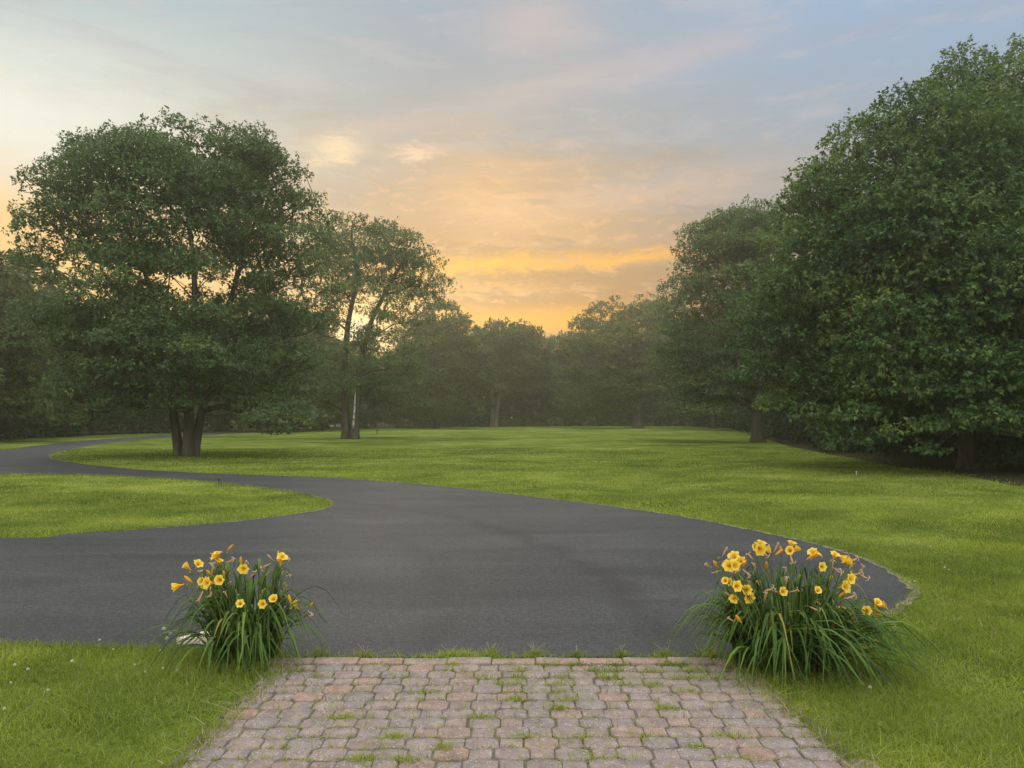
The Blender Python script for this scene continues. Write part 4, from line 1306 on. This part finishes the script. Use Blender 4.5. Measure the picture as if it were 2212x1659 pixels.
# ------------------------------------------------------------------ small things
def small_things():
    # cream slab beside the left lilies
    c = gnd(432, 1386)
    root = empty('stone_slab', c, 0.0)
    tag(root, 'cream flat stone slab lying behind the left lily clump', 'stone')
    top, bot = [], []
    out = [(-0.125, -0.075), (0.02, -0.09), (0.13, -0.075), (0.145, 0.06), (0.06, 0.085), (-0.02, 0.08), (-0.055, 0.03)]
    mb = MB()
    n = len(out)
    for (s, z) in ((1.0, 0.0), (1.0, 0.040), (0.965, 0.046)):
        for (x, y) in out:
            mb.v.append((x * s, y * s, z)); mb.t.append(0.5)
    for k in range(2):
        for i in range(n):
            mb.f.append((k * n + i, k * n + (i + 1) % n, (k + 1) * n + (i + 1) % n, (k + 1) * n + i))
    mb.f.append(tuple(2 * n + i for i in range(n)))
    link('slab', mb.mesh('slab', False), M['slab'], root)
    kb = MB()
    kb.tube([(-0.03, 0.03, 0.046), (-0.03, 0.03, 0.056), (-0.028, 0.03, 0.064)], [0.016, 0.013, 0.005], 8)
    link('pebble', kb.mesh('pebble'), M['joint'], root)

    # small stakes in the turf
    def stake(px, py, h, mat, label):
        b = gnd(px, py)
        e = empty('marker_stake', b)
        tag(e, label, 'marker')
        m1 = MB()
        m1.tube([(0, 0, -.02), (0, 0, h * .75)], [h * 0.09, h * 0.08], 8)
        link('stem', m1.mesh('stem'), mat, e)
        m2 = MB()
        m2.tube([(0, 0, h * .72), (0, 0, h * .76), (0, 0, h * .94), (0, 0, h)], [h * .10, h * .16, h * .16, h * .07], 8)
        link('cap', m2.mesh('cap'), mat, e)
    stake(473, 1047, 0.13, M['darkmetal'], 'short dark stake at the back edge of the grass island')
    stake(814, 938, 0.40, M['darkmetal'], 'small dark stake on the lawn right of the twin trunks')
    stake(1850, 1027, 0.11, M['whitemetal'], 'small white stake on the lawn before the right-edge oak')

    # white clover blossoms
    r = random.Random(12)
    spots = [(20, 1480), (60, 1455), (100, 1500), (10, 1540), (152, 1440), (30, 1445), (215, 1386), (246, 1405), (345, 1410), (290, 1440), (366, 1372), (312, 1455), (352, 1450), (384, 1452),
             (1650, 1444), (1658, 1450), (1670, 1443), (1710, 1443), (1878, 1497), (1932, 1357), (2042, 1228), (2050, 1230), (1978, 1258), (2010, 1180), (480, 1420)]
    head = MB()
    for k in range(26):
        z = 1 - 1.7 * (k + 0.5) / 26
        a = k * 2.39996
        q = math.sqrt(max(0, 1 - z * z))
        d = Vector((q * math.cos(a), q * math.sin(a), z))
        head.tube([d * 0.003, d * 0.0095, d * 0.0125], [0.0015, 0.0026, 0.001], 4, r.random())
    hm = head.mesh('blossom')
    hm.materials.append(M['clover'])
    sm = MB()
    sm.tube([(0.006, 0.004, 0), (0.002, 0, 0.035), (0, 0, 0.068)], [0.0014, 0.0013, 0.0012], 5)
    stm = sm.mesh('stalk')
    stm.materials.append(M['stalk'])
    lf = MB()
    for k in range(3):
        a = k * 2.094
        d, s = Vector((math.cos(a), math.sin(a), 0)), Vector((-math.sin(a), math.cos(a), 0))
        b0 = Vector((0.008, 0.006, 0.03))
        lf.add([b0, b0 + d * .008 + s * .006, b0 + d * .015 + s * .003 + Vector((0, 0, .002)), b0 + d * .015 - s * .003 + Vector((0, 0, .002)), b0 + d * .008 - s * .006], [(0, 4, 3, 2, 1)], r.random())
    lfm = lf.mesh('leaf', False)
    lfm.materials.append(M['cleaf'])
    proto = None
    for i, (px, py) in enumerate(spots):
        b = gnd(px, py + 10)
        if proto is None:
            o = empty('clover_plant', b)
            link('blossom', hm, None, o).location = (0, 0, 0.072)
            link('stalk', stm, None, o)
            link('leaf', lfm, None, o)
            proto = o
        else:
            o = copy_tree(proto)
            o.location = b
        o.rotation_euler = (r.uniform(-.15, .15), r.uniform(-.15, .15), r.uniform(0, 6.28))
        s = r.uniform(0.5, 0.8) 
        o.scale = (s, s, s)
        if b.x < 0:
            tag(o, 'tiny white clover blossom in the grass left of the path', 'clover', 'white clover left of the path')
        else:
            tag(o, 'tiny white clover blossom in the grass right of the path', 'clover', 'white clover right of the path')

    # grass tufts along the far end of the path
    tuft = [(690, 1418, 0.064, 'first grass tuft at the left end of the border bricks, beside the lilies'),
            (790, 1420, 0.05, 'low grass tuft on the border bricks, second from the left lilies'),
            (970, 1419, 0.049, 'small grass tuft on the border bricks, third from the left lilies'),
            (1060, 1418, 0.06, 'bright grass tuft on the border bricks left of the path middle'),
            (1155, 1419, 0.064, 'tall thin grass tuft on the border bricks at the path middle'),
            (1245, 1420, 0.05, 'low grass tuft on the border bricks right of the path middle'),
            (1342, 1420, 0.053, 'leaning grass tuft on the border bricks, third from the right lilies'),
            (1435, 1420, 0.06, 'grass tuft on the border bricks, second from the right lilies'),
            (1530, 1418, 0.075, 'bushiest grass tuft at the right end of the border bricks, beside the lilies')]
    for (px, py, h, lab) in tuft:
        b = gnd(px, py)
        e = empty('grass_tuft', b)
        tag(e, lab, 'grass tuft', 'grass tufts along the border bricks')
        n = int(60 + 900 * h)
        blades('blade_clump', RNG.normal(0, 0.020 + h * 0.12, n), RNG.normal(0, 0.010, n), h * RNG.uniform(0.3, 1.0, n), 0.0034 * RNG.uniform(.7, 1.3, n), np.clip(RNG.normal(0.55, 0.2, n), 0, 0.98), M['blade'], '', '', 1.0, e, 0.012)
        m1 = MB()
        for k in range(r.randint(2, 4)):
            a = r.uniform(-1.1, 1.1)
            m1.tube([(0, 0, 0.0), (math.sin(a) * h * .5, r.uniform(-.02, .02), h * 0.9), (math.sin(a) * h * 1.3, r.uniform(-.03, .03), h * r.uniform(1.2, 1.7))], [0.0012, 0.001, 0.0008], 4, 0.9)
        link('seed_stem', m1.mesh('seed_stem'), M['straw'], e)

    # leafy weed by the slab
    b = gnd(356, 1402)
    e = empty('leafy_weed', b)
    tag(e, 'bright leafy weed with white flower heads left of the cream slab', 'weed')
    P = []
    rng = np.random.default_rng(3)
    n = 46
    pos = np.stack([rng.normal(0, 0.035, n), rng.normal(0, 0.03, n), rng.uniform(0.01, 0.12, n)], 1)
    d = unit(np.stack([pos[:, 0] * 8, pos[:, 1] * 8, rng.uniform(0.1, 0.6, n)], 1) + rng.normal(0, .3, (n, 3)))
    link('leaf_spray', leaf_mesh('leaf_spray', pos, d, np.tile([0, 0, 1.0], (n, 1)), rng.uniform(0.02, 0.04, n), rng.uniform(0.008, 0.014, n), rng.random(n), KITE), M['cleaf'], e)
    for (x, y, z) in ((-0.01, 0, 0.13), (0.03, 0.0, 0.10), (0.02, -.02, 0.075)):
        o = bpy.data.objects.new('blossom', hm)
        COL.objects.link(o)
        o.parent = e
        o.location = (x, y, z)


small_things()

# ------------------------------------------------------------------ air
def make_haze():
    me = bpy.data.meshes.new('haze')
    x, y0, y1, z0, z1 = 610, -610, 610, -1.0, 19.0
    v = [(sx * x, yy, zz) for zz in (z0, z1) for yy in (y0, y1) for sx in (-1, 1)]
    me.from_pydata(v, [], [(0, 2, 3, 1), (4, 5, 7, 6), (0, 1, 5, 4), (2, 6, 7, 3), (0, 4, 6, 2), (1, 3, 7, 5)])
    m, nt = new_mat('haze_air')
    g = G(nt)
    pv = g.n('ShaderNodeVolumePrincipled', {'Color': (1, 0.965, 0.79, 1), 'Density': HAZE, 'Anisotropy': 0.7})
    out = g.n('ShaderNodeOutputMaterial')
    nt.links.new(pv.outputs[0], out.inputs['Volume'])
    o = link('haze', me, m)
    tag(o, 'thin pale evening haze hanging over the lawn and trees', 'haze', kind='stuff')


HAZE = 0.0018
make_haze()

# ------------------------------------------------------------------ sky and sun
SUN_AZ = math.atan((790 - CX) / FPX)        # to the left of the view axis
SUN_EL = math.radians(7.0)


def make_world():
    w = bpy.data.worlds.new('World')
    scene.world = w
    w.use_nodes = True
    nt = w.node_tree
    nt.nodes.clear()
    g = G(nt)
    sky = g.n('ShaderNodeTexSky', sky_type='NISHITA', sun_disc=False)
    sky.sun_elevation = SUN_EL
    sky.sun_rotation = SUN_AZ
    sky.air_density, sky.dust_density, sky.ozone_density = 1.0, 2.0, 1.0
    d = g.n('ShaderNodeTexCoord').outputs['Generated']
    s = g.n('ShaderNodeSeparateXYZ', {0: d})
    deg = 57.29578
    az = g.math('MULTIPLY', g.math('ARCTAN2', s.outputs[0], s.outputs[1]), deg)
    el = g.math('MULTIPLY', g.math('ARCSINE', s.outputs[2]), deg)

    def cl(r_, g_, b_):
        f = lambda c: ((c / 255 + 0.055) / 1.055) ** 2.4 if c > 10 else c / 255 / 12.92
        return (f(r_), f(g_), f(b_))
    # warp for soft, wispy shapes
    cv = g.n('ShaderNodeCombineXYZ', {0: g.math('MULTIPLY', az, 0.035), 1: g.math('MULTIPLY', el, 0.14), 2: 0.3}).outputs[0]
    n1 = g.noise(cv, 1.6, 6, 0.55, 0.4)
    n2 = g.noise(cv, 4.5, 6, 0.6, 0.3)
    cvt = g.n('ShaderNodeMapping', {'Vector': cv, 'Rotation': (0, 0, 0.22), 'Location': (3.1, 1.7, 0), 'Scale': (0.8, 1.5, 1)}).outputs[0]
    n3 = g.noise(cvt, 2.2, 7, 0.6, 0.6)
    n4 = g.noise(g.n('ShaderNodeMapping', {'Vector': cv, 'Scale': (2.2, 1.6, 1)}).outputs[0], 6.0, 7, 0.66, 0.5)
    wz = g.math('ADD', el, g.math('MULTIPLY', g.math('SUBTRACT', n1, 0.5), 5.0))
    e01 = g.math('DIVIDE', wz, 60.0, clamp=True)
    k = lambda e: max(0.0, min(1.0, e / 60.0))
    left = g.ramp(e01, [(k(0), cl(255, 196, 110)), (k(8), cl(255, 205, 125)), (k(13), cl(252, 220, 168)), (k(17), cl(226, 220, 202)), (k(21), cl(208, 214, 208)), (k(27), cl(182, 199, 202)), (k(33), cl(174, 194, 204)), (k(45), cl(200, 212, 224))])
    mid = g.ramp(e01, [(k(0), cl(214, 132, 46)), (k(5), cl(202, 132, 58)), (k(8), cl(180, 130, 78)), (k(12), cl(182, 144, 104)), (k(16), cl(180, 160, 138)), (k(20), cl(174, 171, 166)), (k(24), cl(170, 175, 179)), (k(29), cl(164, 175, 188)), (k(45), cl(176, 188, 206))])
    right = g.ramp(e01, [(k(0), cl(208, 138, 64)), (k(8), cl(182, 142, 102)), (k(14), cl(172, 166, 160)), (k(20), cl(160, 174, 188)), (k(26), cl(154, 180, 208)), (k(33), cl(150, 184, 216)), (k(45), cl(146, 180, 216))])
    azw = g.math('ADD', az, g.math('MULTIPLY', g.math('SUBTRACT', n3, 0.5), 12.0))
    base = g.mix(g.smooth(azw, -30.0, -5.0), left, mid)
    base = g.mix(g.smooth(azw, 1.0, 27.0), base, right)

    def gauss(a0, e0, wa, we, tilt=0.0, nz=n2, amt=4.0, sharp=1.0):
        """soft spot round (azimuth, elevation), ragged by noise"""
        da = g.math('DIVIDE', g.math('SUBTRACT', az, a0), wa)
        ee = g.math('SUBTRACT', el, g.math('ADD', e0, g.math('MULTIPLY', g.math('SUBTRACT', az, a0), tilt)))
        ee = g.math('ADD', ee, g.math('MULTIPLY', g.math('SUBTRACT', nz, 0.5), amt))
        de = g.math('DIVIDE', ee, we)
        q = g.math('ADD', g.math('MULTIPLY', da, da), g.math('MULTIPLY', de, de))
        return g.math('EXPONENT', g.math('MULTIPLY', q, -1.0))

    A = lambda px: math.degrees(math.atan((px - CX) / FPX))
    E = lambda px, py: math.degrees(math.atan(at(px, py, 1.0).z - CAM_H) if False else math.atan2(ray(px, py).z, math.hypot(ray(px, py).x, ray(px, py).y)))
    col = base

    def lay(f, c, s):
        nonlocal col
        col = g.mix(g.math('MULTIPLY', f, s, clamp=True), col, c)
    # grey veils
    lay(g.smooth(n3, 0.50, 0.72), cl(176, 168, 172), 0.30)
    # broad peach cloud in the middle
    lay(gauss(A(1090), E(1090, 430), 6.5, 2.8, 0.0, n3, 9.0), cl(246, 194, 134), 0.75)
    lay(gauss(A(1350), E(1350, 420), 11.0, 1.2, 0.08, n2, 3.5), cl(226, 192, 165), 0.55)
    lay(gauss(A(1200), E(1200, 500), 8.0, 1.6, -0.05, n2, 5.0), cl(226, 178, 124), 0.5)
    lay(g.math('MULTIPLY', g.smooth(n4, 0.50, 0.66), g.math('MULTIPLY', g.smooth(el, 26.0, 12.0), g.smooth(az, 24.0, 2.0))), cl(250, 200, 140), 0.40)
    lay(g.math('MULTIPLY', g.smooth(n2, 0.52, 0.66), g.smooth(el, 14.0, 20.0)), cl(206, 196, 196), 0.28)
    lay(g.math('MULTIPLY', g.smooth(n2, 0.48, 0.34), g.smooth(el, 26.0, 14.0)), cl(150, 132, 112), 0.28)
    # two bright cloudlets
    lay(gauss(A(722), E(722, 322), 1.9, 1.0, 0.12, n4, 4.2), cl(255, 226, 182), 0.8)
    lay(gauss(A(895), E(895, 330), 2.0, 0.5, 0.14, n4, 2.6), cl(248, 214, 180), 0.8)
    # pink wisps high up
    lay(gauss(A(1150), E(1150, 60), 4.0, 1.8, 0.0, n2, 4.0), cl(206, 190, 186), 0.7)
    lay(gauss(A(1480), E(1480, 125), 6.5, 1.0, 0.18, n2, 3.0), cl(196, 186, 192), 0.6)
    lay(gauss(A(1180), E(1180, 185), 9.0, 1.0, 0.20, n3, 3.5), cl(206, 190, 182), 0.55)
    lay(gauss(A(900), E(900, 270), 8.0, 1.0, 0.10, n3, 3.0), cl(210, 190, 176), 0.45)
    # the burning band and the glow at the horizon
    lay(gauss(A(1050), E(1050, 572), 6.5, 0.7, 0.055, n4, 3.0), cl(255, 190, 62), 0.95)
    lay(gauss(A(1330), E(1330, 562), 7.0, 0.42, 0.07, n4, 2.0), cl(255, 186, 78), 0.95)
    lay(gauss(A(1060), E(1060, 625), 5.0, 0.5, 0.02, n4, 3.5), cl(250, 190, 110), 0.6)
    lay(gauss(A(1150), E(1150, 690), 12.0, 1.0, 0.0, n1, 1.2), cl(255, 178, 44), 0.95)
    lay(gauss(A(800), E(800, 700), 5.0, 3.0, 0.0, n1, 1.0), cl(255, 210, 122), 0.85)
    lay(gauss(A(780), E(780, 720), 1.3, 1.1, 0.0, n1, 0.5), (1.15, 1.02, 0.72), 0.9)
    # pale glow on the left
    lay(gauss(A(-30), E(0, 250), 9.0, 4.0, 0.0, n3, 3.0), cl(250, 250, 236), 0.7)
    lay(gauss(A(-40), E(0, 520), 9.0, 3.0, 0.0, n3, 3.0), cl(255, 206, 130), 0.7)
    # sky raised overhead and behind the viewer as added fill; dim low behind
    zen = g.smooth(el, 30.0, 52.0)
    col = g.mix(zen, col, ZEN_FILL)
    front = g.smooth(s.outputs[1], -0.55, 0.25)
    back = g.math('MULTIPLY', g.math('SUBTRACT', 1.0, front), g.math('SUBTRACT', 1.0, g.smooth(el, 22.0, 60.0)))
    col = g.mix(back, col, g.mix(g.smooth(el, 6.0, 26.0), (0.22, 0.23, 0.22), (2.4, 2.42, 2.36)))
    below = g.smooth(el, -1.0, -6.0)
    b1 = g.n('ShaderNodeBackground', {'Color': sky.outputs[0], 'Strength': SKY_N})
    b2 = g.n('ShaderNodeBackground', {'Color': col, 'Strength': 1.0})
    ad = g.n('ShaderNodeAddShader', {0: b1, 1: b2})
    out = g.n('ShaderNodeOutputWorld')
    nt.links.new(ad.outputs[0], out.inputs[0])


ZEN_FILL = (1.75, 1.72, 1.66)
SKY_N = 0.006
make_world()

sun = bpy.data.lights.new('sun', 'SUN')
sun.energy = 1.2
sun.angle = math.radians(8)
sun.color = (1.0, 0.84, 0.60)
so = bpy.data.objects.new('sun', sun)
COL.objects.link(so)
sd = Vector((math.sin(SUN_AZ) * math.cos(SUN_EL), math.cos(SUN_AZ) * math.cos(SUN_EL), math.sin(SUN_EL)))
so.rotation_euler = (-sd).to_track_quat('-Z', 'Y').to_euler()
so.location = (-8, 40, 30)

# ------------------------------------------------------------------ camera and render settings
cam = bpy.data.cameras.new('camera')
cam.sensor_width = 36.0
cam.lens = 36.0 * FPX / 2212.0
cam.clip_start, cam.clip_end = 0.05, 2000.0
co = bpy.data.objects.new('camera', cam)
COL.objects.link(co)
co.location = (0, 0, CAM_H)
co.rotation_euler = (math.radians(90) + PITCH, 0, 0)
scene.camera = co

scene.render.engine = 'CYCLES'
vs = scene.view_settings
vs.view_transform, vs.look, vs.exposure, vs.gamma = 'Standard', 'None', 0.0, 1.0
vs.use_curve_mapping = False
cy = scene.cycles
cy.use_denoising = True
try:
    cy.denoiser = 'OPENIMAGEDENOISE'
    cy.denoising_input_passes = 'RGB_ALBEDO_NORMAL'
    cy.denoising_prefilter = 'NONE'
except Exception:
    pass
cy.max_bounces, cy.diffuse_bounces, cy.glossy_bounces, cy.transmission_bounces, cy.transparent_max_bounces = 5, 4, 2, 4, 4
cy.volume_bounces = 1
cy.use_adaptive_sampling = True
cy.adaptive_threshold = 0.02
